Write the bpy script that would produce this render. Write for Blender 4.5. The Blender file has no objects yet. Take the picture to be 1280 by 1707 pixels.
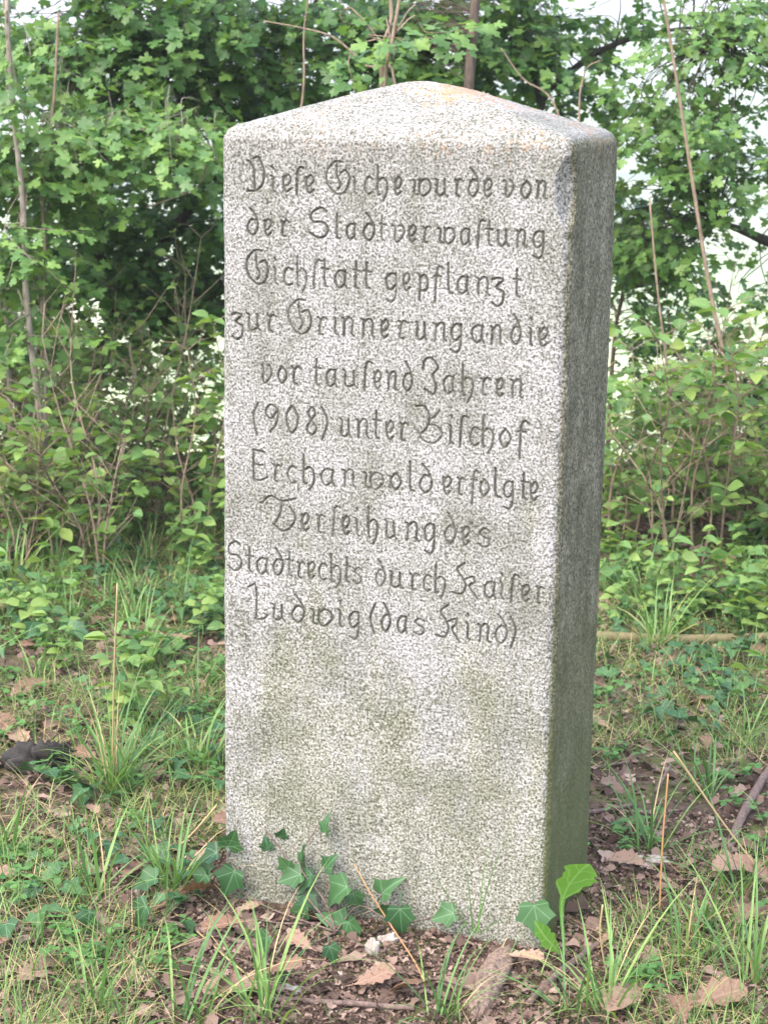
import bpy, math
import numpy as np
from mathutils import Matrix
S = bpy.context.scene
COL = S.collection
R = np.random.default_rng(7)

# ------------------------------------------------------------------ camera
F_PX, PITCH, ROLL, EYE = 3200.0, 0.2263, 0.0163, 1.6        # focal length in photo pixels (1280 x 1707)
cp, sp = math.cos(PITCH), math.sin(PITCH)
FWD = np.array([0, cp, -sp]); UP0 = np.array([0, sp, cp]); R0 = np.array([1.0, 0, 0])
RGT = R0*math.cos(ROLL) + UP0*math.sin(ROLL)
UPV = UP0*math.cos(ROLL) - R0*math.sin(ROLL)
CAM = np.array([0, 0, EYE])
cam = bpy.data.objects.new('camera', bpy.data.cameras.new('camera'))
COL.objects.link(cam)
M = Matrix.Identity(4)
for i in range(3):
    M[i][0], M[i][1], M[i][2], M[i][3] = RGT[i], UPV[i], -FWD[i], CAM[i]
cam.matrix_world = M
cam.data.sensor_fit = 'VERTICAL'; cam.data.sensor_height = 24.0
cam.data.lens = 24.0*F_PX/1707
cam.data.clip_start = 0.05; cam.data.clip_end = 6000
cam.data.dof.use_dof = True; cam.data.dof.focus_distance = 3.7; cam.data.dof.aperture_fstop = 6.3
S.camera = cam

# ------------------------------------------------------------------ sky, sun, exposure
SUN_EL, SUN_AZ = math.radians(54), math.radians(222)        # azimuth clockwise from +Y: behind the camera on the left
w = bpy.data.worlds.new('World'); S.world = w; w.use_nodes = True
nt = w.node_tree
sky = nt.nodes.new('ShaderNodeTexSky'); sky.sky_type = 'NISHITA'; sky.sun_disc = False
sky.sun_elevation = SUN_EL; sky.sun_rotation = SUN_AZ
sky.air_density = 1.0; sky.dust_density = 3.5; sky.ozone_density = 1.0
bg = nt.nodes['Background']; bg.inputs['Strength'].default_value = 0.15
nt.links.new(sky.outputs[0], bg.inputs['Color'])
sun = bpy.data.objects.new('sun', bpy.data.lights.new('sun', 'SUN')); COL.objects.link(sun)
sun.data.energy = 1.15; sun.data.angle = math.radians(110); sun.data.color = (1, 0.93, 0.83)
sd = np.array([math.sin(SUN_AZ)*math.cos(SUN_EL), math.cos(SUN_AZ)*math.cos(SUN_EL), math.sin(SUN_EL)])
from mathutils import Vector
sun.rotation_euler = Vector(sd).to_track_quat('Z', 'Y').to_euler()
S.view_settings.view_transform = 'Standard'; S.view_settings.look = 'None'
S.view_settings.exposure = 2.28; S.view_settings.gamma = 1.0
S.cycles.max_bounces = 7; S.cycles.diffuse_bounces = 4; S.cycles.transmission_bounces = 4
S.cycles.use_denoising = True

# ------------------------------------------------------------------ helpers
def tag(o, label=None, cat=None, group=None, kind=None):
    if label: o['label'] = label
    if cat: o['category'] = cat
    if group: o['group'] = group
    if kind: o['kind'] = kind
    return o

def empty(name, loc=(0, 0, 0), rz=0.0):
    o = bpy.data.objects.new(name, None); COL.objects.link(o)
    o.location = loc; o.rotation_euler = (0, 0, rz); o.empty_display_size = 0.05
    return o

def at(px, py, y):
    "point seen at a photo pixel, at distance y in front of the camera"
    d = FWD*F_PX + RGT*(px-640) - UPV*(py-853.5)
    return CAM + d*(y/d[1])

def hashf(ix, iy, iz, seed):
    h = (ix*374761393 + iy*668265263 + iz*2147483647 + seed*974634533) & 0xFFFFFFFF
    h = ((h ^ (h >> 13))*1274126177) & 0xFFFFFFFF
    h = ((h ^ (h >> 16))*2246822519) & 0xFFFFFFFF
    return ((h ^ (h >> 15)) & 0xFFFFFF)/float(0xFFFFFF)*2-1

def noise(p, seed=0):
    p = np.asarray(p, float)
    i = np.floor(p).astype(np.int64); f = p-i
    u = f*f*(3-2*f); o = 0
    for dx in (0, 1):
        for dy in (0, 1):
            for dz in (0, 1):
                wt = (u[:, 0] if dx else 1-u[:, 0])*(u[:, 1] if dy else 1-u[:, 1])*(u[:, 2] if dz else 1-u[:, 2])
                o = o + wt*hashf(i[:, 0]+dx, i[:, 1]+dy, i[:, 2]+dz, seed)
    return o

def unit(v):
    v = np.asarray(v, float)
    return v/np.maximum(np.linalg.norm(v, axis=-1, keepdims=True), 1e-9)

class MB:
    "collects triangles (with a random value and leaf coordinates per vertex) and links them as ONE mesh object"
    def __init__(s): s.V, s.T, s.A, s.L, s.n = [], [], [], [], 0
    def add(s, V, T, rnd=None, luv=None):
        V = np.asarray(V, float); T = np.asarray(T, np.int64)
        s.V.append(V); s.T.append(T+s.n); s.n += len(V)
        s.A.append(np.zeros(len(V)) if rnd is None else np.broadcast_to(rnd, (len(V),)))
        s.L.append(np.zeros((len(V), 2)) if luv is None else luv)
    def leaves(s, tmpl, pos, ydir, nrm, scale, rnd=None):
        pos = np.atleast_2d(pos).astype(float); n = len(pos)
        y = unit(np.broadcast_to(np.atleast_2d(ydir), (n, 3)))
        z = np.broadcast_to(np.atleast_2d(nrm), (n, 3)).astype(float)
        z = unit(z - (z*y).sum(1, keepdims=True)*y); x = np.cross(y, z)
        B = np.stack([x, y, z], 1)
        sc = np.broadcast_to(scale, (n,)); var = R.integers(0, len(tmpl[0]), n)
        if rnd is None: rnd = R.random(n)
        rnd = np.broadcast_to(rnd, (n,))
        for k in range(len(tmpl[0])):
            q = np.where(var == k)[0]
            if not len(q): continue
            tv, tt = tmpl[0][k], tmpl[1]
            V = np.einsum('vi,nij->nvj', tv, B[q])*sc[q, None, None] + pos[q, None, :]
            m = len(tv)
            T = tt[None]+(np.arange(len(q))*m)[:, None, None]
            s.add(V.reshape(-1, 3), T.reshape(-1, 3), np.repeat(rnd[q], m), np.tile(tmpl[2], (len(q), 1)))
    def tube(s, pts, rad, sides=6, rnd=0.5, wob=0.0):
        P = np.asarray(pts, float); k = len(P)
        r = np.broadcast_to(np.asarray(rad, float), (k,)) if np.ndim(rad) == 0 or len(np.atleast_1d(rad)) == k else np.interp(np.linspace(0, 1, k), np.linspace(0, 1, len(rad)), rad)
        t = unit(np.gradient(P, axis=0))
        a = np.where(np.abs(t[:, 2:3]) > .9, np.array([[1.0, 0, 0]]), np.array([[0, 0, 1.0]]))
        u = unit(np.cross(t, a)); v = np.cross(t, u)
        an = np.arange(sides)/sides*2*np.pi
        rr = r[:, None]*np.ones(sides)
        if wob: rr = rr*(1+wob*R.uniform(-1, 1, rr.shape))
        V = P[:, None]+rr[..., None]*(np.cos(an)[None, :, None]*u[:, None]+np.sin(an)[None, :, None]*v[:, None])
        V = V.reshape(-1, 3); T = []
        for i in range(k-1):
            for j in range(sides):
                a0, b0 = i*sides+j, i*sides+(j+1) % sides
                T += [(a0, b0, b0+sides), (a0, b0+sides, a0+sides)]
        c0 = len(V); V = np.vstack([V, P[:1], P[-1:]])
        for j in range(sides):
            T += [(c0, (j+1) % sides, j), (c0+1, (k-1)*sides+j, (k-1)*sides+(j+1) % sides)]
        s.add(V, T, rnd)
    def build(s, name, mat, parent=None, smooth=True, origin=None):
        V = np.concatenate(s.V); T = np.concatenate(s.T)
        if origin is not None: V = V-np.asarray(origin)
        o = make_mesh(name, V, T, mat, parent, smooth)
        me = o.data
        a = me.attributes.new('rnd', 'FLOAT', 'POINT'); a.data.foreach_set('value', np.concatenate(s.A).astype(np.float32))
        l3 = np.zeros((len(V), 3), np.float32); l3[:, :2] = np.concatenate(s.L)
        a = me.attributes.new('luv', 'FLOAT_VECTOR', 'POINT'); a.data.foreach_set('vector', l3.ravel())
        if origin is not None: o.location = origin
        return o

def make_mesh(name, V, Fa, mat, parent=None, smooth=True):
    me = bpy.data.meshes.new(name); k = Fa.shape[1]
    me.vertices.add(len(V)); me.vertices.foreach_set('co', np.asarray(V, np.float32).ravel())
    me.loops.add(Fa.size); me.loops.foreach_set('vertex_index', Fa.astype(np.int32).ravel())
    me.polygons.add(len(Fa)); me.polygons.foreach_set('loop_start', np.arange(0, Fa.size, k, dtype=np.int32))
    me.polygons.foreach_set('use_smooth', np.full(len(Fa), smooth))
    me.materials.append(mat); me.update(calc_edges=True)
    o = bpy.data.objects.new(name, me); COL.objects.link(o)
    if parent is not None: o.parent = parent
    return o

def copy_tree(o, parent=None):
    c = o.copy(); COL.objects.link(c)
    if parent is not None: c.parent = parent
    for ch in o.children: copy_tree(ch, c)
    return c

def curve(pts, n=12):
    "Catmull-Rom through the points"
    P = np.asarray(pts, float)
    if len(P) == 2: return P[0]+(P[1]-P[0])*np.linspace(0, 1, n)[:, None]
    Q = np.vstack([2*P[0]-P[1], P, 2*P[-1]-P[-2]]); out = []
    m = max(2, int(math.ceil(n/(len(P)-1))))
    for i in range(1, len(Q)-2):
        t = np.linspace(0, 1, m, endpoint=False)[:, None]
        a, b, c, d = Q[i-1], Q[i], Q[i+1], Q[i+2]
        out.append(.5*((2*b)+(c-a)*t+(2*a-5*b+4*c-d)*t*t+(3*b-a-3*c+d)*t**3))
    out.append(P[-1:]); return np.vstack(out)

# ------------------------------------------------------------------ materials
def newmat(name):
    m = bpy.data.materials.new(name); m.use_nodes = True
    n = m.node_tree; n.nodes.clear()
    return m, n, n.nodes, n.links

def ramp(nodes, stops, interp='LINEAR'):
    r = nodes.new('ShaderNodeValToRGB'); e = r.color_ramp; e.interpolation = interp
    while len(e.elements) < len(stops): e.elements.new(.5)
    for el, (p, c) in zip(e.elements, stops):
        el.position = p; el.color = (*c, 1) if len(c) == 3 else c
    return r

def math_n(N, L, op, a, b=None, clamp=False):
    m = N.new('ShaderNodeMath'); m.operation = op; m.use_clamp = clamp
    for i, v in enumerate((a, b)):
        if v is None: continue
        if isinstance(v, (int, float)): m.inputs[i].default_value = v
        else: L.new(v, m.inputs[i])
    return m.outputs[0]

def mixc(N, L, fac, a, b, mode='MIX'):
    m = N.new('ShaderNodeMix'); m.data_type = 'RGBA'; m.blend_type = mode
    for s_, v in ((m.inputs['Factor'], fac), (m.inputs['A'], a), (m.inputs['B'], b)):
        if isinstance(v, (int, float)): s_.default_value = v
        elif isinstance(v, tuple): s_.default_value = (*v, 1)
        else: L.new(v, s_)
    return m.outputs['Result']

def tex(N, L, kind, scale, coord, **kw):
    t = N.new('ShaderNodeTex'+kind); t.inputs['Scale'].default_value = scale
    for k, v in kw.items():
        if k in t.inputs: t.inputs[k].default_value = v
    L.new(coord, t.inputs['Vector']); return t

def leafmat(name, cols, vein=None, pattern='mid', trans=.35, rough=.5, spot=None, spec=.4):
    m, nt, N, L = newmat(name)
    at_ = N.new('ShaderNodeAttribute'); at_.attribute_name = 'rnd'
    r = ramp(N, [(i/(len(cols)-1), c) for i, c in enumerate(cols)]); L.new(at_.outputs['Fac'], r.inputs[0])
    oi = N.new('ShaderNodeObjectInfo')
    tc = N.new('ShaderNodeTexCoord')
    nz = tex(N, L, 'Noise', 60, tc.outputs['Object'], Detail=2)
    c = mixc(N, L, math_n(N, L, 'MULTIPLY', nz.outputs['Fac'], .5), r.outputs[0], mixc(N, L, 1.0, r.outputs[0], (.55, .6, .5), 'MULTIPLY'))
    if spot:
        n2 = tex(N, L, 'Noise', 140, tc.outputs['Object'], Detail=3)
        c = mixc(N, L, math_n(N, L, 'MULTIPLY', math_n(N, L, 'GREATER_THAN', n2.outputs['Fac'], .6), .7), c, spot)
    if vein:
        lv = N.new('ShaderNodeAttribute'); lv.attribute_name = 'luv'
        sx = N.new('ShaderNodeSeparateXYZ'); L.new(lv.outputs['Vector'], sx.inputs[0])
        X = math_n(N, L, 'ABSOLUTE', sx.outputs[0]); Y = sx.outputs[1]
        v = math_n(N, L, 'LESS_THAN', X, .014)
        if pattern == 'palm':
            for sl, y0, wd in ((1.05, .12, .017), (-.1, .12, .013)):
                d = math_n(N, L, 'ABSOLUTE', math_n(N, L, 'SUBTRACT', math_n(N, L, 'SUBTRACT', Y, y0), math_n(N, L, 'MULTIPLY', X, sl)))
                v = math_n(N, L, 'MAXIMUM', v, math_n(N, L, 'LESS_THAN', d, wd))
        else:
            g = math_n(N, L, 'FRACT', math_n(N, L, 'MULTIPLY', math_n(N, L, 'SUBTRACT', Y, math_n(N, L, 'MULTIPLY', X, .9)), 6.5))
            v = math_n(N, L, 'MAXIMUM', v, math_n(N, L, 'MULTIPLY', math_n(N, L, 'LESS_THAN', g, .12), .7))
        c = mixc(N, L, math_n(N, L, 'MULTIPLY', v, .5 if pattern == 'palm' else .7), c, vein)
    p = N.new('ShaderNodeBsdfPrincipled'); L.new(c, p.inputs['Base Color'])
    p.inputs['Roughness'].default_value = rough; p.inputs['Specular IOR Level'].default_value = spec
    out = N.new('ShaderNodeOutputMaterial')
    if trans:
        t = N.new('ShaderNodeBsdfTranslucent')
        L.new(mixc(N, L, 1.0, c, (1.5, 1.45, .7), 'MULTIPLY'), t.inputs['Color'])
        mx = N.new('ShaderNodeMixShader'); mx.inputs[0].default_value = trans
        L.new(p.outputs[0], mx.inputs[1]); L.new(t.outputs[0], mx.inputs[2]); L.new(mx.outputs[0], out.inputs[0])
    else: L.new(p.outputs[0], out.inputs[0])
    return m

def barkmat(name, c1, c2, scale=60, bump=.4):
    m, nt, N, L = newmat(name)
    tc = N.new('ShaderNodeTexCoord')
    mp = N.new('ShaderNodeMapping'); mp.inputs['Scale'].default_value = (1, 1, .35); L.new(tc.outputs['Object'], mp.inputs[0])
    n = tex(N, L, 'Noise', scale, mp.outputs[0], Detail=5, Roughness=.65)
    r = ramp(N, [(.32, c1), (.66, c2)]); L.new(n.outputs['Fac'], r.inputs[0])
    p = N.new('ShaderNodeBsdfPrincipled'); L.new(r.outputs[0], p.inputs['Base Color']); p.inputs['Roughness'].default_value = .85
    b = N.new('ShaderNodeBump'); b.inputs['Strength'].default_value = bump; b.inputs['Distance'].default_value = .004
    L.new(n.outputs['Fac'], b.inputs['Height']); L.new(b.outputs[0], p.inputs['Normal'])
    out = N.new('ShaderNodeOutputMaterial'); L.new(p.outputs[0], out.inputs[0])
    return m

MAT = {}
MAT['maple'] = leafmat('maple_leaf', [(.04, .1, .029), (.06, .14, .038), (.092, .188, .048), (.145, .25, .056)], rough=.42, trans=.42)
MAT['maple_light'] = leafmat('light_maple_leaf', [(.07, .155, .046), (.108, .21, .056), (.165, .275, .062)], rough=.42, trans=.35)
MAT['shrub'] = leafmat('shrub_leaf', [(.09, .185, .058), (.135, .245, .072), (.195, .31, .085), (.29, .38, .1)], vein=(.2, .3, .1), trans=.4)
MAT['herb'] = leafmat('herb_leaf', [(.06, .15, .05), (.1, .205, .062), (.15, .265, .075), (.24, .34, .09)], vein=(.2, .3, .12), trans=.35)
MAT['ivy'] = leafmat('ivy_leaf', [(.018, .055, .022), (.03, .085, .03), (.05, .12, .042), (.075, .15, .05)], vein=(.13, .23, .13), pattern='palm', trans=.12, rough=.5, spec=.3)
MAT['clover'] = leafmat('clover_leaf', [(.06, .16, .04), (.11, .24, .06)], trans=.3)
MAT['lush'] = leafmat('fresh_leaf', [(.12, .28, .05), (.15, .31, .06)], vein=(.23, .4, .15), trans=.4, rough=.4)
MAT['grass'] = leafmat('grass_blade', [(.06, .13, .034), (.1, .2, .05), (.16, .27, .07), (.34, .33, .15), (.38, .34, .18)], trans=.3, rough=.5)
MAT['tuft'] = leafmat('tuft_blade', [(.055, .135, .045), (.095, .2, .06), (.145, .26, .075), (.22, .32, .1)], trans=.3, rough=.45)
MAT['straw'] = leafmat('straw', [(.3, .23, .115), (.4, .31, .165)], trans=0, rough=.6)
MAT['redstem'] = leafmat('dry_red_stem', [(.38, .2, .09), (.42, .24, .12)], trans=0, rough=.6)
MAT['oak'] = leafmat('dry_oak_leaf', [(.11, .062, .042), (.17, .1, .07), (.235, .15, .112), (.32, .22, .17)], vein=(.27, .18, .135), trans=.12, rough=.7, spot=(.1, .05, .03), spec=.25)
MAT['litter'] = leafmat('leaf_litter', [(.04, .026, .021), (.085, .055, .045), (.145, .096, .078), (.2, .135, .112), (.3, .22, .185)], trans=0, rough=.85, spec=.2)
MAT['bark_grey'] = barkmat('grey_bark', (.11, .09, .07), (.3, .26, .21))
MAT['bark_dark'] = barkmat('dark_bark', (.018, .014, .012), (.06, .05, .04))
MAT['bark_brown'] = barkmat('brown_bark', (.035, .025, .019), (.1, .072, .052))
MAT['bark_tan'] = barkmat('tan_stem', (.11, .078, .055), (.26, .195, .135), 90)
MAT['twig'] = barkmat('twig_bark', (.05, .035, .03), (.17, .115, .095), 120)
MAT['wood_rot'] = barkmat('rotten_wood', (.045, .03, .024), (.27, .19, .145), 150, 1.0)
MAT['pole'] = barkmat('mossy_bark', (.07, .075, .025), (.17, .125, .07), 60)
MAT['char'] = barkmat('dark_wood', (.004, .004, .004), (.022, .017, .015), 90, 1.0)

# ------------------------------------------------------------------ ground
def hz(x, y):
    x = np.atleast_1d(np.asarray(x, float)); y = np.atleast_1d(np.asarray(y, float))
    p = np.stack([x, y, 0*x], 1)
    near = np.clip(1-(np.hypot(x, y-5)-6)/8, 0, 1)
    b = near*(.022*noise(p*1.3, 3)+.010*noise(p*5, 4)+.004*noise(p*17, 5))
    s = np.clip((y-7.6)/1.5, 0, 1)
    d = np.clip(y-7.8, 0, None)
    drop = -38*(1-np.exp(-d/70.))*s
    hill = 62*np.clip((y-380)/700., 0, 1)**1.3 * (1+.25*np.sin(x/210.+1))
    big = np.clip((np.hypot(x, y)-40)/100, 0, 1)*2.5*noise(p/45., 8)
    return b+drop+hill+big
def spaced(lo, hi, step, ext, n):
    m = np.arange(lo, hi, step)
    g = np.cumsum(step*np.exp(np.linspace(0, math.log(2*ext/(step*n))*1.25, n)))
    g *= ext/g[-1]
    return np.concatenate([lo-g[::-1], m, hi+g])
gx = spaced(-3, 3, .02, 2500, 60); gy = spaced(1.6, 8.4, .02, 2500, 60)
GX, GY = np.meshgrid(gx, gy)
GV = np.stack([GX.ravel(), GY.ravel(), hz(GX.ravel(), GY.ravel())], 1)
ni, nj = len(gy), len(gx)
q = (np.arange(ni-1)[:, None]*nj+np.arange(nj-1)[None]).ravel()
GF = np.stack([q, q+1, q+nj+1, q+nj], 1)
m, nt, N, L = newmat('ground')
tc = N.new('ShaderNodeTexCoord'); sx = N.new('ShaderNodeSeparateXYZ'); L.new(tc.outputs['Object'], sx.inputs[0])
n1 = tex(N, L, 'Noise', 45, tc.outputs['Object'], Detail=6, Roughness=.7)
soil = ramp(N, [(.3, (.028, .019, .014)), (.5, (.07, .048, .036)), (.7, (.13, .09, .07))]); L.new(n1.outputs['Fac'], soil.inputs[0])
n2 = tex(N, L, 'Noise', 3.2, tc.outputs['Object'], Detail=5, Roughness=.6)
mossf = ramp(N, [(.46, (0, 0, 0)), (.6, (1, 1, 1))]); L.new(n2.outputs['Fac'], mossf.inputs[0])
c = mixc(N, L, math_n(N, L, 'MULTIPLY', mossf.outputs[0], .75), soil.outputs[0], (.07, .095, .025))
n3 = tex(N, L, 'Noise', .012, tc.outputs['Object'], Detail=6, Roughness=.6)
mead = ramp(N, [(.35, (.16, .24, .09)), (.5, (.34, .42, .18)), (.65, (.5, .5, .3))]); L.new(n3.outputs['Fac'], mead.inputs[0])
n4 = tex(N, L, 'Noise', .03, tc.outputs['Object'], Detail=8, Roughness=.7)
wood = ramp(N, [(.44, (.05, .1, .05)), (.52, (.16, .25, .11)), (.62, (.36, .4, .22))]); L.new(n4.outputs['Fac'], wood.inputs[0])
far = mixc(N, L, math_n(N, L, 'MULTIPLY', math_n(N, L, 'SUBTRACT', sx.outputs[1], 340.0), .006, True), mead.outputs[0], wood.outputs[0])
c = mixc(N, L, math_n(N, L, 'MULTIPLY', math_n(N, L, 'SUBTRACT', sx.outputs[1], 9.0), .2, True), c, far)
p = N.new('ShaderNodeBsdfPrincipled'); L.new(c, p.inputs['Base Color']); p.inputs['Roughness'].default_value = .95
p.inputs['Specular IOR Level'].default_value = .15
b = N.new('ShaderNodeBump'); b.inputs['Strength'].default_value = .7; b.inputs['Distance'].default_value = .01
L.new(n1.outputs['Fac'], b.inputs['Height']); L.new(b.outputs[0], p.inputs['Normal'])
out = N.new('ShaderNodeOutputMaterial'); L.new(p.outputs[0], out.inputs[0])
tag(make_mesh('ground', GV, GF, m), kind='structure')

def gpt(px, py, dz=0.0):
    "ground point seen at a photo pixel"
    y = 5.0
    d = FWD*F_PX + RGT*(px-640) - UPV*(py-853.5)
    t = (0-EYE)/d[2]
    for _ in range(4):
        P = CAM+d*t; t = (hz(P[0], P[1])[0]-EYE)/d[2]
    P = CAM+d*t; P[2] += dz
    return P

# ------------------------------------------------------------------ the memorial stone
YAW, SW, SD, SH, APEX = .3342, .6589, .3581, 1.4908, .106
EX = np.array([math.cos(YAW), -math.sin(YAW), 0]); EY = np.array([math.sin(YAW), math.cos(YAW), 0])
FR = np.array([.3138, 3.3394, 0])
SC = FR-EX*SW/2+EY*SD/2                                       # middle of its foot
def face_pt(px, py, off=0.0):
    "point in front of the inscribed face, off metres away from it"
    d = FWD*F_PX + RGT*(px-640) - UPV*(py-853.5)
    return CAM+d*(((FR-EY*off-CAM)@EY)/(d@EY))

GL = {
'a': [[(.9, .9), (.45, 1), (.08, .7), (.1, .25), (.4, 0), (.8, .2)], [(.88, 1), (.82, .3), (1, 0)]],
'e': [[(.1, .95), (.15, .3), (.45, 0), (.9, .2)], [(.15, .75), (.55, 1.05), (.9, .8), (.6, .45), (.2, .38)]],
'i': [[(.2, 1), (.5, .85), (.45, .15), (.9, 0)], [(.4, 1.55), (.55, 1.42)]],
'$': [[(.1, -.15), (.2, 1.1), (.45, 1.55), (1, 1.5)]],
'f': [[(.2, -.55), (.3, 1.1), (.55, 1.5), (1, 1.4)], [(0, .95), (.75, .95)]],
'd': [[(.2, 1.7), (.7, 1.25), (1, .7), (.85, .25), (.45, 0), (.05, .3), (.05, .65), (.4, 1), (.85, .95)]],
'n': [[(0, 1), (.18, .85), (.15, 0)], [(.2, .8), (.55, 1.05), (.85, .85), (.82, .15), (1, 0)]],
'u': [[(0, 1), (.15, .85), (.12, .2), (.4, .02), (.78, .2)], [(.75, 1), (.8, .2), (1, 0)]],
'r': [[(.05, 1), (.25, .8), (.22, .1), (.5, 0)], [(.25, .75), (.5, 1), (.85, .9)]],
'w': [[(0, .95), (.14, .8), (.12, .15), (.32, .05)], [(.4, 1), (.42, .2), (.68, 0), (1, .4), (.95, .85), (.65, 1), (.42, .75)]],
'v': [[(0, 1), (.2, .8), (.15, .15), (.45, 0), (.95, .5), (.85, .95), (.6, 1)]],
'o': [[(.5, 1), (.1, .65), (.12, .3), (.5, 0), (.95, .4), (.88, .75), (.5, 1)]],
'c': [[(1, .9), (.5, 1), (.1, .7), (.1, .25), (.5, 0), (1, .1)]],
'h': [[(.1, 1.7), (.15, .1), (.35, 0)], [(.18, .8), (.6, 1), (.95, .7), (.92, .1), (.6, -.4)]],
't': [[(.4, 1.55), (.4, .2), (.85, 0)], [(0, 1.05), (1, 1.0)]],
'l': [[(.15, 1.75), (.25, .2), (.9, 0)]],
'g': [[(.9, .9), (.5, 1), (.08, .7), (.15, .2), (.5, .05), (.85, .3)], [(.9, 1), (.92, -.2), (.6, -.65), (.1, -.5)]],
'p': [[(.05, 1), (.2, .8), (.18, -.5)], [(.2, .8), (.6, 1), (.95, .65), (.8, .1), (.25, .1)]],
'z': [[(0, .9), (.4, 1), (.85, .9), (.35, .5), (.85, .25), (.85, -.3), (.45, -.6), (.05, -.4)]],
's': [[(1, .85), (.5, 1), (.12, .75), (.4, .55), (.9, .4), (.85, .1), (.4, 0), (0, .15)]],
'D': [[(0, 1.9), (.3, 1.5), (.4, .6), (.42, .15)], [(.25, 2), (.6, 2.1), (.92, 1.3), (.85, .5), (.5, .05), (0, 0)]],
'E': [[(.72, 1.95), (.38, 1.95), (.05, 1.35), (.1, .6), (.45, 0), (.85, .1)], [(.45, 1.9), (.48, 1.1), (.62, .6), (.5, .25)], [(.6, 1.25), (.82, 1.4), (.98, 1), (.95, .5), (.8, .1)]],
'S': [[(.9, 1.7), (.6, 1.9), (.15, 1.5), (.25, 1.05), (.7, 1), (1, .6), (.85, .15), (.5, 0), (.1, .3)]],
'J': [[(0, 1.3), (.1, 1.8), (.5, 2), (1, 1.5), (.65, 1), (.92, .4), (.7, -.1), (.15, .2)]],
'B': [[(0, 2), (.3, 2), (.5, 1.5), (.45, .9), (.25, .5)], [(.1, .6), (.3, .1), (.7, 0), (1, .5), (.8, .95), (.45, 1)], [(.5, 1.3), (.75, 1.5), (.9, 1.85)]],
'V': [[(0, 1.5), (.25, 1.95), (.6, 1.7), (1, 1.9)], [(.6, 1.7), (.55, 1), (.42, .4)], [(.85, 1.4), (1, .8), (.85, .2), (.6, 0), (.35, .3)]],
'K': [[(.5, 2), (.22, 1.6), (.42, 1.1), (.55, .6), (.4, .1), (.05, .15)], [(.5, 1), (.8, 1.2), (.85, .9), (.68, .6), (1, -.1)]],
'L': [[(0, 1.9), (.38, 2), (.4, .3), (.35, 0), (.8, .05), (1, .3)]],
'G': [[(.05, 1.85), (.1, .05)], [(.05, 1.85), (.85, 1.75)], [(.1, 1), (.7, .95)], [(.1, .05), (.5, 0), (1, .2)]],
'9': [[(.9, 1.2), (.5, .8), (.05, 1), (.1, 1.35), (.5, 1.55), (.95, 1.2), (.85, .5), (.4, 0)]],
'0': [[(.5, 1.55), (.08, 1.1), (.1, .5), (.5, 0), (.95, .5), (.9, 1.1), (.5, 1.55)]],
'8': [[(.5, .85), (.15, 1.2), (.5, 1.55), (.85, 1.2), (.5, .85), (.05, .35), (.5, 0), (.95, .35), (.5, .85)]],
'(': [[(1, 1.6), (.1, 1), (.1, .5), (.9, -.25)]],
')': [[(0, 1.6), (.9, 1), (.9, .5), (.1, -.25)]],
}
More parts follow.
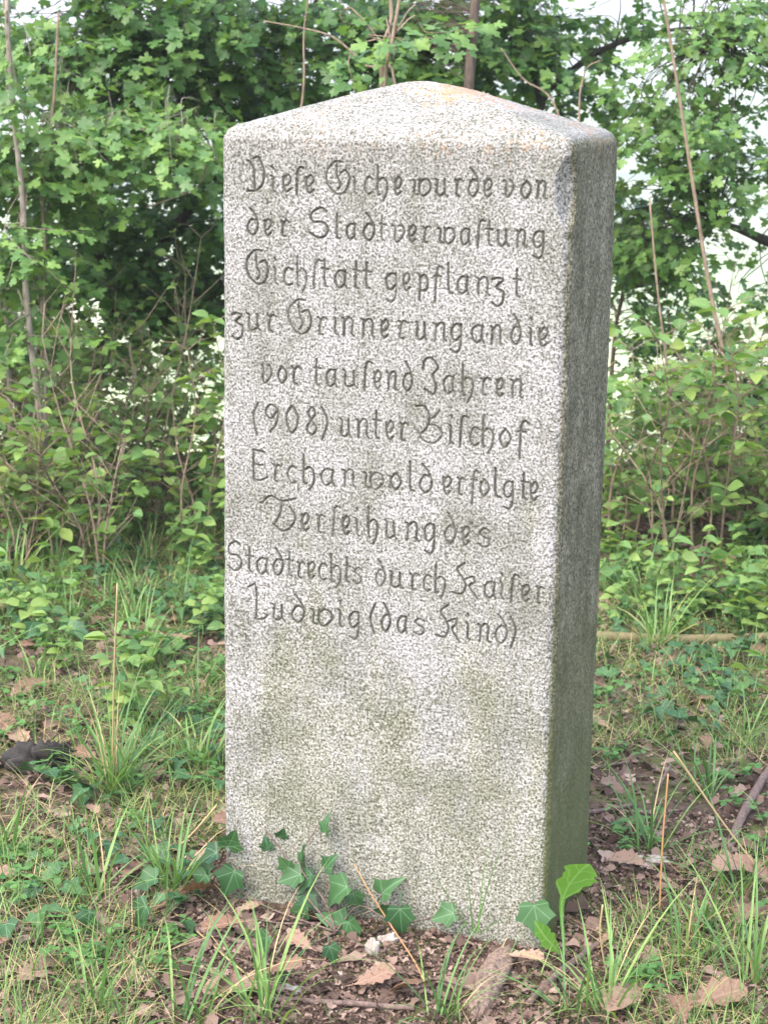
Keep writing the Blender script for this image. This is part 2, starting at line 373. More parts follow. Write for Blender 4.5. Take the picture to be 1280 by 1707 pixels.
TEXT = [   # x-height in mm, then letter, left, right, baseline in mm on the face
    (29.0, 'D-275,-240,1381 i-232,-219,1381 e-207,-189,1382 $-180,-166,1382 e-163,-144,1382 E-124,-78,1382 i-72,-64,1383 c-50,-35,1384 h-27,-6,1384 e6,21,1384 w40,73,1384 u83,105,1385 r118,136,1386 d143,162,1386 e171,187,1386 v208,225,1387 o238,257,1387 n266,285,1387'),
    (28.3, 'd-275,-255,1302 e-243,-228,1302 r-211,-190,1302 S-157,-118,1302 t-106,-94,1302 a-83,-65,1302 d-50,-30,1302 t-20,-9,1302 v5,27,1302 e34,49,1302 r60,79,1302 w90,120,1302 a131,149,1302 $162,176,1302 t179,190,1302 u198,219,1302 n232,251,1302 g262,283,1302'),
    (30.8, 'E-279,-234,1213 i-225,-216,1214 c-204,-187,1214 h-180,-159,1214 $-146,-130,1214 t-129,-117,1215 a-105,-81,1214 t-69,-57,1215 t-50,-34,1215 g-7,14,1214 e25,40,1215 p54,73,1215 f84,100,1215 l109,120,1215 a127,149,1215 n162,187,1215 z191,215,1215 t231,244,1215'),
    (31.2, 'z-308,-284,1125 u-277,-250,1126 r-237,-215,1126 E-196,-149,1126 r-138,-115,1127 i-107,-97,1128 n-89,-66,1128 n-52,-27,1128 e-15,1,1128 r18,40,1129 u52,73,1129 n85,109,1129 g117,138,1130 a156,179,1130 n191,212,1130 d229,246,1131 i261,269,1131 e279,297,1131'),
    (31.5, 'v-248,-228,1031 o-216,-198,1031 r-189,-165,1032 t-145,-130,1032 a-120,-99,1032 u-86,-59,1033 $-46,-30,1033 e-27,-12,1034 n-2,19,1034 d30,47,1034 J67,95,1034 a106,128,1035 h139,162,1035 r175,197,1036 e204,219,1036 n231,253,1036'),
    (33.0, '(-264,-255,938 9-240,-215,938 0-199,-175,939 8-158,-137,939 )-128,-117,940 u-91,-69,940 n-59,-35,941 t-26,-13,942 e-2,14,942 r24,44,942 B55,105,942 i118,128,944 $138,154,944 c158,174,944 h180,202,944 o213,234,945 f247,267,945'),
    (31.1, 'G-266,-236,844 r-224,-205,845 c-195,-177,845 h-165,-141,846 a-129,-101,846 n-85,-60,847 w-44,-7,847 o8,29,849 l44,55,850 d65,88,849 e109,126,850 r136,155,851 f162,177,851 o179,196,852 l205,220,852 g223,242,852 t256,268,853 e272,288,853'),
    (33.7, 'V-246,-179,751 e-167,-150,754 r-136,-117,754 $-105,-88,754 e-85,-69,755 i-61,-50,755 h-36,-15,755 u-1,22,756 n39,65,756 g75,96,757 d116,135,757 e147,163,758 s179,201,758'),
    (30.8, 'S-320,-288,663 t-277,-264,664 a-257,-233,663 d-223,-203,663 t-195,-183,664 r-174,-156,663 e-153,-137,664 c-131,-115,664 h-108,-86,663 t-80,-67,664 s-61,-45,664 d-17,1,663 u11,36,663 r49,72,663 c76,90,664 h97,118,663 K129,181,662 a193,215,663 i222,231,664 $243,257,663 e263,279,663 r290,308,663'),
    (32.1, 'L-273,-234,573 u-224,-199,574 d-184,-159,575 w-146,-104,574 i-91,-82,577 g-69,-48,576 (-26,-17,577 d-4,13,577 a27,46,578 s60,80,578 K101,148,577 i158,170,579 n184,206,579 d217,238,580 )244,255,580'),
]
rt = np.random.default_rng(3)
STROKES = []
for xh, row in TEXT:
    for g in row.split():
        ch = g[0]; x0, x1, v0 = [float(k) for k in g[1:].split(',')]
        for st in GL[ch]:
            P = np.array(st)*np.array([x1-x0, xh])+np.array([x0, v0])
            P += rt.normal(0, .35, P.shape)
            STROKES.append((curve(P, 5*len(P))/1000, rt.uniform(.75, 1.1)))
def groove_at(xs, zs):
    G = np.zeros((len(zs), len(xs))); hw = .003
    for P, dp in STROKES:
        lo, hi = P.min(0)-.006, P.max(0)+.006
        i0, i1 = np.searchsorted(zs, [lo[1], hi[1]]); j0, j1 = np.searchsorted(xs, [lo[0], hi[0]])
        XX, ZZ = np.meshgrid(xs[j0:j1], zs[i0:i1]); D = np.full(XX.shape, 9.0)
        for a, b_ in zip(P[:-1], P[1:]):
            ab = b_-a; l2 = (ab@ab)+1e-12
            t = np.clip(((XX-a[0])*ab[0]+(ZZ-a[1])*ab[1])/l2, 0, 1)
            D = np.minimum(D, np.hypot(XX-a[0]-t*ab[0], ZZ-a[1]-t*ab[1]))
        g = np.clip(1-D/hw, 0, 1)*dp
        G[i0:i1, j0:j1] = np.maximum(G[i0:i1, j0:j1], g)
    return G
ZB = -.2
CHIPS = [(1.398, .062, .017), (1.428, .022, .020), (1.352, .015, .014), (1.372, .02, .015), (1.22, .02, .003), (1.06, .03, .004), (.935, .016, .006), (.80, .022, .003), (.62, .012, .003), (.47, .03, .003)]
def shape(Q, groove=None):
    "box surface points -> weathered rounded block with a low four-sided top"
    hw, hd, r = SW/2, SD/2, .02
    inner = np.stack([np.clip(Q[:, 0], -hw+r, hw-r), np.clip(Q[:, 1], -hd+r, hd-r), np.clip(Q[:, 2], ZB+r, SH-r)], 1)
    n = unit(Q-inner); P = inner+n*r
    e = np.maximum(np.abs(Q[:, 0])/hw, np.abs(Q[:, 1])/hd)
    a, b_ = 1-np.abs(Q[:, 0])/hw, 1-np.abs(Q[:, 1])/hd
    k = .14; hmin = np.clip(.5+.5*(b_-a)/k, 0, 1); mn = b_*(1-hmin)+a*hmin-k*hmin*(1-hmin)
    up = np.clip(Q[:, 2]-(SH-.02), 0, .02)/.02
    P[:, 2] += up*APEX*np.clip(mn, -.02, 1)*(1-.12*np.clip(mn, 0, 1)**4)
    d = .0013*noise(P*5, 11)+.0008*noise(P*24, 12)+.0007*noise(P*np.array([150, 150, 230.]), 13)+.00045*noise(P*410, 14)
    P = P+n*d[:, None]
    ed = np.hypot(np.clip(hw-np.abs(P[:, 0]), 0, 1), np.clip(hd-np.abs(P[:, 1]), 0, 1))
    for k_, (zc, ln, dp) in enumerate(CHIPS):
        rho = (ln*ln+dp*dp)/(2*dp); o_ = (rho-dp)/math.sqrt(2)
        C = np.array([hw+o_, -hd-o_*(.8+.4*(k_ % 2)), zc]); v = P-C; dist = np.linalg.norm(v, axis=1)
        near = dist < rho+.004
        if near.any():
            q_ = P[near]; rr_ = rho+.0022*noise(q_*55, 30+k_)+.0013*noise(q_*130, 50+k_)
            P[near] += v[near]/dist[near, None]*np.maximum(0, rr_-dist[near])[:, None]
    f = np.exp(-(ed/.012)**2)*np.clip(noise(P*np.array([30, 30, 38.]), 41), 0, 1)*.0022
    P[:, 0] -= f*np.sign(P[:, 0]); P[:, 1] -= f*np.sign(P[:, 1])
    if groove is not None:
        P[:, 1] += groove*.0042*(1+.25*noise(P*300, 15))
    return P
m, nt, N, L = newmat('granite')
tc = N.new('ShaderNodeTexCoord'); O = tc.outputs['Object']; sx = N.new('ShaderNodeSeparateXYZ'); L.new(O, sx.inputs[0])
g1 = tex(N, L, 'Noise', 235, O, Detail=2.5, Roughness=.66)
gr = ramp(N, [(.365, (.06, .061, .048)), (.45, (.165, .165, .153)), (.53, (.275, .274, .272)), (.64, (.385, .383, .392))]); L.new(g1.outputs['Fac'], gr.inputs[0])
g2 = tex(N, L, 'Noise', 120, O, Detail=2); dk = ramp(N, [(.60, (0, 0, 0)), (.66, (1, 1, 1))]); L.new(g2.outputs['Fac'], dk.inputs[0])
c = mixc(N, L, math_n(N, L, 'MULTIPLY', dk.outputs[0], .6), gr.outputs[0], (.1, .1, .078))
g3 = tex(N, L, 'Noise', 6, O, Detail=6, Roughness=.65)
wf = ramp(N, [(.4, (.72, .72, .66)), (.6, (1.06, 1.04, 1.05))]); L.new(g3.outputs['Fac'], wf.inputs[0])
c = mixc(N, L, 1.0, c, wf.outputs[0], 'MULTIPLY')
# olive algae: low on the stone and in patches
mp = N.new('ShaderNodeMapping'); mp.inputs['Scale'].default_value = (1, 1, .45); L.new(O, mp.inputs[0])
g4 = tex(N, L, 'Noise', 9, mp.outputs[0], Detail=9, Roughness=.78)
low = math_n(N, L, 'MULTIPLY', math_n(N, L, 'SUBTRACT', .8, sx.outputs[2]), .26)
al = math_n(N, L, 'MULTIPLY', math_n(N, L, 'SUBTRACT', math_n(N, L, 'ADD', g4.outputs['Fac'], low), .53), 7.0, True)
al = math_n(N, L, 'MULTIPLY', al, math_n(N, L, 'MULTIPLY', math_n(N, L, 'SUBTRACT', .78, g1.outputs['Fac']), 3.2, True))
c = mixc(N, L, math_n(N, L, 'MULTIPLY', al, .62), c, mixc(N, L, 1.0, c, (.72, .74, .48), 'MULTIPLY'))
# faint vertical run-off streaks and pale scoured patches on the front
mp3 = N.new('ShaderNodeMapping'); mp3.inputs['Scale'].default_value = (1, 1, .09); L.new(O, mp3.inputs[0])
g8 = tex(N, L, 'Noise', 20, mp3.outputs[0], Detail=5, Roughness=.6)
sk = ramp(N, [(.34, (.72, .73, .68)), (.52, (1, 1, 1)), (.7, (1.12, 1.1, 1.13))]); L.new(g8.outputs['Fac'], sk.inputs[0])
g9 = tex(N, L, 'Noise', 3.5, O, Detail=4)
c = mixc(N, L, math_n(N, L, 'MULTIPLY', math_n(N, L, 'SUBTRACT', g9.outputs['Fac'], .38), 4.0, True), c, mixc(N, L, 1.0, c, sk.outputs[0], 'MULTIPLY'))
# grime band under the peaked top
bd = math_n(N, L, 'MULTIPLY', math_n(N, L, 'SUBTRACT', .075, math_n(N, L, 'ABSOLUTE', math_n(N, L, 'SUBTRACT', sx.outputs[2], 1.455))), 14.0, True)
bd = math_n(N, L, 'MULTIPLY', bd, math_n(N, L, 'MULTIPLY', math_n(N, L, 'SUBTRACT', g3.outputs['Fac'], .44), 6.0, True))
c = mixc(N, L, math_n(N, L, 'MULTIPLY', bd, .75), c, mixc(N, L, 1.0, c, (.58, .58, .48), 'MULTIPLY'))
# algae film with run-off streaks on the right flank
mp2 = N.new('ShaderNodeMapping'); mp2.inputs['Scale'].default_value = (1, 1, .4); L.new(O, mp2.inputs[0])
g5 = tex(N, L, 'Noise', 22, mp2.outputs[0], Detail=8, Roughness=.8)
g10 = tex(N, L, 'Noise', 110, O, Detail=4, Roughness=.75); mo = ramp(N, [(.36, (.5, .5, .44)), (.6, (1.35, 1.33, 1.25))]); L.new(g10.outputs['Fac'], mo.inputs[0])
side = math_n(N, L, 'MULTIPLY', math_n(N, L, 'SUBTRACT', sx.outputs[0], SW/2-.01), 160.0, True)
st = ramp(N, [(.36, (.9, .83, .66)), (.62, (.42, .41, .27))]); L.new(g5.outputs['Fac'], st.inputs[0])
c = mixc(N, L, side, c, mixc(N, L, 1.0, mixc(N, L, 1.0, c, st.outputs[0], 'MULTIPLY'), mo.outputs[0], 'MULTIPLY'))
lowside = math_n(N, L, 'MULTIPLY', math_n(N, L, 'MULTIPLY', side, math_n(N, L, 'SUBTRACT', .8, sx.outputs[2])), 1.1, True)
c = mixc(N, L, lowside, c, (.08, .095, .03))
# orange lichen on the top and shoulder
g6 = tex(N, L, 'Noise', 70, O, Detail=5, Roughness=.75); g7 = tex(N, L, 'Noise', 5.5, O, Detail=2)
topm = math_n(N, L, 'MULTIPLY', math_n(N, L, 'SUBTRACT', sx.outputs[2], 1.43), 14.0, True)
li = math_n(N, L, 'MULTIPLY', math_n(N, L, 'SUBTRACT', math_n(N, L, 'ADD', g6.outputs['Fac'], math_n(N, L, 'MULTIPLY', g7.outputs['Fac'], .6)), .845), 9.0, True)
lm = math_n(N, L, 'MULTIPLY', math_n(N, L, 'MULTIPLY', li, topm), math_n(N, L, 'MULTIPLY', math_n(N, L, 'ADD', sx.outputs[0], .25), 4.0, True))
c = mixc(N, L, math_n(N, L, 'MULTIPLY', lm, .7), c, (.3, .15, .06))
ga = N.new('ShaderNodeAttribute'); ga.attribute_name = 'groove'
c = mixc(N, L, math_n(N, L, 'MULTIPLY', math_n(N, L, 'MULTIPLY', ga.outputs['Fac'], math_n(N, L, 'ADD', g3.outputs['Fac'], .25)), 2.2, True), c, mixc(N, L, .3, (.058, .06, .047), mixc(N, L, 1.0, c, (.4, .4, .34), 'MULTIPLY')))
p = N.new('ShaderNodeBsdfPrincipled'); L.new(c, p.inputs['Base Color']); p.inputs['Roughness'].default_value = .8
p.inputs['Specular IOR Level'].default_value = .3
b = N.new('ShaderNodeBump'); b.inputs['Strength'].default_value = .45; b.inputs['Distance'].default_value = .0012
L.new(g1.outputs['Fac'], b.inputs['Height']); L.new(b.outputs[0], p.inputs['Normal'])
out = N.new('ShaderNodeOutputMaterial'); L.new(p.outputs[0], out.inputs[0])
MAT['granite'] = m
def build_stone():
    hw, hd = SW/2, SD/2
    V, Q4, GR, n0 = [], [], [], 0
    def sheet(us, vs, fn, flip=False, G=None):
        nonlocal n0
        U, W = np.meshgrid(us, vs)
        P = shape(fn(U.ravel(), W.ravel()), None if G is None else G.ravel())
        k = len(us); q = (np.arange(len(vs)-1)[:, None]*k+np.arange(k-1)[None]).ravel()
        Fq = np.stack([q, q+1, q+k+1, q+k], 1)
        if flip: Fq = Fq[:, ::-1]
        V.append(P); Q4.append(Fq+n0); n0 += len(P)
        GR.append(np.zeros(len(P)) if G is None else G.ravel())
    xs = np.linspace(-hw, hw, 430); zs = np.linspace(ZB, SH, 1080)
    xc = np.linspace(-hw, hw, 200); yc = np.linspace(-hd, hd, 120); zc = np.linspace(ZB, SH, 500)
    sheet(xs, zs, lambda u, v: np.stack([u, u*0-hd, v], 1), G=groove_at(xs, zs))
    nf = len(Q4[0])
    sheet(np.linspace(-hd, hd, 150), np.linspace(ZB, SH, 720), lambda u, v: np.stack([u*0+hw, u, v], 1))
    sheet(yc[::2], zc[::2], lambda u, v: np.stack([u*0-hw, u, v], 1), True)
    sheet(xc[::2], zc[::2], lambda u, v: np.stack([u, u*0+hd, v], 1), True)
    sheet(np.linspace(-hw, hw, 330), np.linspace(-hd, hd, 180), lambda u, v: np.stack([u, v, u*0+SH], 1))
    V = np.concatenate(V); Q4 = np.concatenate(Q4); GR = np.concatenate(GR)
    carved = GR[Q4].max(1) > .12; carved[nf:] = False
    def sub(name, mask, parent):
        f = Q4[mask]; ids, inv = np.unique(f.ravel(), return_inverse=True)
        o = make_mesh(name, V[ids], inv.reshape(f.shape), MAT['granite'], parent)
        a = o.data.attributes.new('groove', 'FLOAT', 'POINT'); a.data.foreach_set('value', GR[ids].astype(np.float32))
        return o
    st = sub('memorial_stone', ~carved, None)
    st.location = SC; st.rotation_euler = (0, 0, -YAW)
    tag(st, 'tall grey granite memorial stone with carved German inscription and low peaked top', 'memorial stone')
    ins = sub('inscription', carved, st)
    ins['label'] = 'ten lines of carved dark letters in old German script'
build_stone()
# ------------------------------------------------------------------ leaf shapes
def variants(P2, T, amp=1.0, n=4, seed=1):
    r = np.random.default_rng(seed); P2 = np.asarray(P2, float); out = []
    for k in range(n):
        x, y = P2[:, 0], P2[:, 1]
        z = amp*(r.uniform(-.35, .02)*y*y+r.uniform(.05, .35)*np.abs(x)+r.uniform(-.25, .25)*x*y+r.uniform(-.05, .05)*np.sin(9*y)*np.sign(x)*np.abs(x)**.5)
        out.append(np.stack([x+r.uniform(-.12, .12)*y*y, y, z], 1))
    return out, np.asarray(T), P2
def fan(half, cy, amp=1.0, seed=1):
    h = half+[(-x, y) for x, y in half[-2:0:-1]]
    P = [(0, cy)]+h; n = len(h)
    return variants(P, [(0, 1+i, 1+(i+1) % n) for i in range(n)], amp, seed=seed)
def fan2(half, cy, amp=1.0, seed=1):
    h = half+[(-x, y) for x, y in half[-2:0:-1]]; n = len(h)
    P = [(0, cy)]+[(x*.5, cy+(y-cy)*.5) for x, y in h]+h; T = []
    for i in range(n):
        a, b_ = 1+i, 1+(i+1) % n
        T += [(0, a, b_), (a, a+n, b_+n), (a, b_+n, b_)]
    return variants(P, T, amp, 6, seed)
def strip(ts, ws, lead=0.0, amp=1.0, seed=1):
    P = []; T = []
    for t, w_ in zip(ts, ws): P += [(-w_, min(1, t+lead*w_)), (0, t), (w_, min(1, t+lead*w_))]
    for i in range(len(ts)-1):
        a, b_ = 3*i, 3*i+3
        for j in (0, 1): T += [(a+j, a+j+1, b_+j+1), (a+j, b_+j+1, b_+j)]
    return variants(P, T, amp, seed=seed)
MAPLE = fan([(0, .08), (.12, 0), (.3, -.02), (.34, .1), (.28, .22), (.5, .3), (.62, .45), (.52, .5), (.5, .6), (.3, .52), (.22, .5), (.26, .7), (.3, .85), (.14, .86), (0, 1)], .35, 1.2, 2)
IVY = fan2([(0, .1), (.1, .02), (.26, -.02), (.36, .08), (.36, .2), (.5, .4), (.36, .47), (.23, .58), (.14, .8), (0, 1)], .22, 1.7, 3)
OVATE = strip([0, .12, .3, .5, .7, .87, 1], [.01, .19, .3, .31, .23, .11, 0], .1, 1.2, 4)
OAK = strip([0, .08, .18, .26, .36, .44, .55, .63, .74, .82, .92, 1], [.015, .05, .16, .11, .24, .16, .3, .21, .28, .2, .17, .02], .14, 1.3, 5)
ROUND = strip([0, .15, .4, .7, .92, 1], [.02, .16, .34, .42, .25, .05], 0, .7, 6)
FLAKE = fan([(0, 0), (.22, .05), (.38, .35), (.2, .6), (.3, .85), (0, 1)], .45, 2.2, 8)

def blade(mb, base, az, ln, wd, lean, droop, rnd, seg=6):
    t = np.linspace(0, 1, seg+1)
    ang = lean+droop*t*t
    dr = np.stack([np.cos(az)*np.sin(ang), np.sin(az)*np.sin(ang), np.cos(ang)], 1)
    P = np.asarray(base)+np.concatenate([[[0, 0, 0]], np.cumsum((dr[:-1]+dr[1:])/2*ln/seg, 0)])
    sd_ = np.array([-math.sin(az), math.cos(az), 0]); wv = wd*np.minimum(1, (1-t)*1.6+.02)*np.minimum(1, .55+t*2)
    up = np.cross(sd_, dr)
    V = np.stack([P-sd_*wv[:, None]/2, P+up*wv[:, None]*.22, P+sd_*wv[:, None]/2], 1).reshape(-1, 3)
    T = []
    for i in range(seg):
        a = 3*i
        for j in (0, 1): T += [(a+j, a+j+1, a+j+4), (a+j, a+j+4, a+j+3)]
    mb.add(V, T, rnd)

# ------------------------------------------------------------------ trees and saplings behind the stone
def tree(name, label, limbs, clumps, leaf='maple', bark='bark_dark', size=.053, group=None, nl=10, twig_r=.0022):
    base = np.array(limbs[0][0][0]); base[2] = hz(base[0], base[1])[0]-.05
    root = tag(empty(name, base), label, 'tree' if 'tree' in name else 'sapling', group)
    tr, cr = MB(), MB(); S_ = []
    for pts, rad in limbs:
        c = curve(np.asarray(pts), 26); tr.tube(c, rad, 8, wob=.08); S_.append(c)
    S_ = np.vstack(S_)
    for (px, py, Y, rx, ry, rY, n) in clumps:
        C = at(px, py, Y); k = Y/F_PX
        for _ in range(n):
            v = unit(R.normal(0, 1, 3))*R.random()**.45
            P = C+v*np.array([rx*k, rY, ry*k])
            dr = unit(np.array([R.normal(0, .8), R.normal(-.45, .7), R.normal(-.12, .22)]))
            dd = np.linalg.norm(S_-P, axis=1)+.5*np.maximum(0, S_[:, 2]-P[2]); s0 = S_[dd.argmin()]
            if np.linalg.norm(s0-P) > .9: s0 = P-dr*.45+np.array([0, 0, -.05])
            mid = (s0+P)/2+R.normal(0, .04, 3)+np.array([0, 0, .04])
            ln = R.uniform(.18, .34); tipz = np.array([0, 0, -R.uniform(0, .08)])
            ax = curve([s0, mid, P, P+dr*ln+tipz], 9)
            tr.tube(ax, [twig_r*1.5, twig_r, twig_r*.4], 3)
            m_ = int(nl*R.uniform(.7, 1.3)); t = np.linspace(0, 1, m_)[:, None]
            pos = P+dr*ln*t+tipz*t*t
            sgn = np.where(np.arange(m_) % 2 == 0, 1, -1)[:, None]
            sidev = unit(np.cross(dr, [0, 0, 1]))
            for pair in (1, -1):
                yd = dr*R.uniform(.2, .9, (m_, 1))+sidev*pair*R.uniform(.5, 1.1, (m_, 1))+np.array([0, 0, 1])*R.normal(-.25, .3, (m_, 1))
                pet = unit(yd)*R.uniform(.015, .04, (m_, 1))
                nr = np.array([0, -.35, .95])+R.normal(0, .34, (m_, 3))
                cr.leaves({'maple': MAPLE, 'ovate': OVATE}['ovate' if leaf == 'shrub' else 'maple'], pos+pet, yd, nr, size*R.uniform(.45, 1.2, m_))
    b_ = np.array(base)
    for mb, nm, mt in ((tr, 'trunk', MAT[bark]), (cr, 'crown', MAT[leaf])):
        if not mb.V: continue
        mb.V = [v-b_ for v in mb.V]; mb.build(nm, mt, root)
    return root
A = at
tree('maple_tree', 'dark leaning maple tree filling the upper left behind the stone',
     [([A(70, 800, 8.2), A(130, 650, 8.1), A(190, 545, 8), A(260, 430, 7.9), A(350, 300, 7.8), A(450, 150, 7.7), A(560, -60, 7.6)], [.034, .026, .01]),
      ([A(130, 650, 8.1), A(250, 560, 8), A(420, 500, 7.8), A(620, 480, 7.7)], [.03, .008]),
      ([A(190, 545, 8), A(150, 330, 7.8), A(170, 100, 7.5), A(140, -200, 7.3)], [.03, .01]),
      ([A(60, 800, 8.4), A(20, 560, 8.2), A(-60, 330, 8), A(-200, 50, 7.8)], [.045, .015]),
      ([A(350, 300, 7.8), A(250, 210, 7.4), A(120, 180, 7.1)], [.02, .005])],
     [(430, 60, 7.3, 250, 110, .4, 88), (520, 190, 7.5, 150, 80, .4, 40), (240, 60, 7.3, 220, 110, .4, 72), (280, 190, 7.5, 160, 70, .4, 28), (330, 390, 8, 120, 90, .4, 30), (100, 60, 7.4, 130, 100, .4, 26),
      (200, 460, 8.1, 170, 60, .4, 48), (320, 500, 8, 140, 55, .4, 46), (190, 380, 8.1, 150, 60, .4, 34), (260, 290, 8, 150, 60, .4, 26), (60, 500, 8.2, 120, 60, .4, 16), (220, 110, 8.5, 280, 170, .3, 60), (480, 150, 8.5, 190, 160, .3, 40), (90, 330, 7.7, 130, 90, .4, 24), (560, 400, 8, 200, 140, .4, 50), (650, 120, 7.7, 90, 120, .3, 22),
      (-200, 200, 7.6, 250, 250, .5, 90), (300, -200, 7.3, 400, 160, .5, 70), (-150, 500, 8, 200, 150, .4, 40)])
tree('maple_tree', 'light green maple sprays in front of the dark leaning tree at left',
     [([A(20, 820, 6.9), A(10, 500, 6.8), A(-40, 330, 6.7), A(30, 250, 6.6), A(120, 235, 6.5), A(220, 215, 6.5), A(330, 235, 6.5), A(380, 260, 6.5)], [.012, .007, .0015])],
     [(150, 215, 6.6, 170, 60, .3, 44), (310, 215, 6.6, 90, 45, .25, 16), (50, 300, 6.6, 90, 90, .3, 28), (30, 430, 6.7, 70, 60, .25, 14), (20, 540, 6.8, 50, 60, .25, 9), (40, 130, 6.6, 90, 90, .3, 14), (-150, 260, 6.6, 120, 100, .3, 24)],
     leaf='maple_light', bark='bark_grey', size=.05, twig_r=.0011)
tree('maple_tree', 'bright maple tree with a dark arching limb at upper right',
     [([A(1500, 900, 8), A(1480, 600, 7.9), A(1380, 460, 7.8), A(1250, 390, 7.6), A(1190, 370, 7.5)], [.045, .03, .006]),
      ([A(1480, 600, 7.9), A(1440, 250, 7.7), A(1400, -100, 7.5)], [.04, .02]),
      ([A(1440, 250, 7.7), A(1300, 120, 7.4), A(1180, 80, 7.2)], [.02, .006])],
     [(1180, 110, 7.2, 140, 100, .4, 42), (1200, 240, 7.2, 120, 80, .4, 30), (1100, 300, 7.4, 70, 70, .3, 22), (1090, 200, 7.4, 80, 70, .3, 22), (1060, 390, 7.5, 60, 50, .3, 16), (1130, 400, 7.5, 60, 40, .3, 12), (1230, 20, 7.3, 100, 60, .3, 26), (1080, 420, 7.6, 60, 40, .3, 9), (1250, 490, 7.6, 40, 30, .3, 5),
      (1500, 200, 7.5, 220, 260, .4, 80)], leaf='maple_light', bark='bark_dark', size=.044)  # paler leaf colour stands in for light coming through from behind
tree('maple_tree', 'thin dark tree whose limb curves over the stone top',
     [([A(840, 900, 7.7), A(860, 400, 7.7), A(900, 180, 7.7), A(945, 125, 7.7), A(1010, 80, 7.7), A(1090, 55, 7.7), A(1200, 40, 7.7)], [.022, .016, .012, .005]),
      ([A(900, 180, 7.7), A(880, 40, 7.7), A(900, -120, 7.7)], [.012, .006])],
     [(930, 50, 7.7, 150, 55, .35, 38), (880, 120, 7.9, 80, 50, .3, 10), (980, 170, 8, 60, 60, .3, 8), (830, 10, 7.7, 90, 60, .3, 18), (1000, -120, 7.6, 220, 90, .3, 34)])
tree('maple_tree', 'straight brown trunk rising behind the peak of the stone',
     [([A(760, 900, 6.9), A(772, 400, 6.9), A(782, 140, 6.9), A(792, 0, 6.9), A(800, -200, 6.9)], [.021, .018, .016])],
     [(700, 70, 7.4, 90, 70, .35, 30), (740, 10, 7.4, 110, 60, .35, 26), (620, 40, 7.4, 80, 70, .35, 22)], bark='bark_brown', twig_r=.0011)
tree('maple_tree', 'pale fine leaved maple sprays between the right flank of the stone and the bare stem',
     [([A(1010, 900, 7.8), A(1015, 700, 7.8), A(1030, 520, 7.7), A(1070, 420, 7.6), A(1120, 330, 7.5)], [.012, .003])],
     [(1070, 450, 7.6, 60, 60, .3, 15), (1050, 530, 7.7, 50, 50, .3, 9), (1120, 560, 7.7, 50, 60, .3, 8), (1080, 350, 7.6, 70, 50, .3, 14), (1150, 480, 7.7, 40, 40, .3, 6)], leaf='maple_light', bark='bark_tan', size=.042)
tree('maple_tree', 'low dark maple shrub between the slender stems at right',
     [([A(1290, 900, 7.9), A(1285, 740, 7.8), A(1250, 620, 7.6), A(1180, 570, 7.5)], [.014, .004])],
     [(1235, 640, 7.6, 75, 65, .3, 24), (1180, 600, 7.6, 50, 50, .3, 6), (1260, 740, 7.6, 60, 60, .3, 16), (1380, 640, 7.6, 90, 120, .3, 24)], bark='bark_brown')
tree('maple_tree', 'airy light green maple bush behind the twigs at mid left',
     [([A(230, 900, 7.9), A(240, 760, 7.9), A(260, 640, 7.8), A(310, 560, 7.7)], [.01, .002]), ([A(240, 760, 7.9), A(180, 650, 7.8), A(120, 590, 7.8)], [.006, .002]), ([A(240, 760, 7.9), A(340, 680, 7.8), A(420, 640, 7.8)], [.006, .002])],
     [(290, 610, 7.8, 110, 60, .3, 15), (150, 600, 7.8, 90, 60, .3, 10), (230, 690, 7.9, 150, 50, .3, 16), (420, 640, 7.8, 90, 80, .3, 12)], leaf='maple_light', bark='bark_tan', size=.042, twig_r=.0011)
tree('maple_tree', 'airy light green bush low between the stone and the bare stems at right',
     [([A(1090, 900, 7.9), A(1085, 780, 7.9), A(1070, 690, 7.8), A(1050, 620, 7.7)], [.008, .002]), ([A(1085, 780, 7.9), A(1130, 700, 7.8), A(1180, 680, 7.8)], [.005, .002])],
     [(1060, 660, 7.8, 60, 50, .3, 8), (1130, 700, 7.8, 80, 50, .3, 11), (1080, 760, 7.9, 80, 40, .3, 9)], leaf='maple_light', bark='bark_tan', size=.042, twig_r=.0011)
def sapling(label, limbs, clumps=(), bark='bark_grey', **kw):
    return tree('sapling', label, limbs, clumps, bark=bark, **kw)
sapling('slender grey sapling stem running the full height at the left edge',
        [([A(82, 800, 6.3), A(62, 650, 6.3), A(45, 500, 6.3), A(38, 330, 6.3), A(20, 150, 6.3), A(8, -80, 6.3)], [.012, .010, .008])],
        [(40, 400, 6.3, 60, 60, .2, 7), (20, 560, 6.3, 40, 60, .2, 5), (10, 60, 6.3, 40, 60, .2, 4)], leaf='maple_light', size=.042)
sapling('thin reddish sapling beside the grey one at the left edge', [([A(45, 790, 6.5), A(70, 600, 6.5), A(76, 430, 6.5), A(72, 330, 6.5), A(90, 170, 6.5), A(98, 20, 6.5)], [.006, .004])], bark='bark_tan')
sapling('thin grey sapling forking from the undergrowth at left', [([A(78, 780, 6.6), A(75, 560, 6.6), A(66, 440, 6.6), A(82, 340, 6.6), A(105, 260, 6.6)], [.007, .003])], bark='bark_grey')
sapling('pale slim stem standing just left of the stone peak', [([A(650, 800, 6), A(648, 400, 6), A(642, 145, 6), A(655, 60, 6), A(676, -60, 6)], [.007, .006, .005])], [(690, 40, 6.1, 50, 60, .2, 4)], leaf='maple_light', bark='bark_tan')
sapling('crooked brown stem standing left of the pale slim stem', [([A(640, 800, 6.3), A(630, 400, 6.3), A(636, 130, 6.3), A(632, 90, 6.3), A(652, 30, 6.3), A(642, -60, 6.3)], [.008, .006])], [(610, 60, 6.3, 50, 50, .2, 3)], bark='bark_tan')
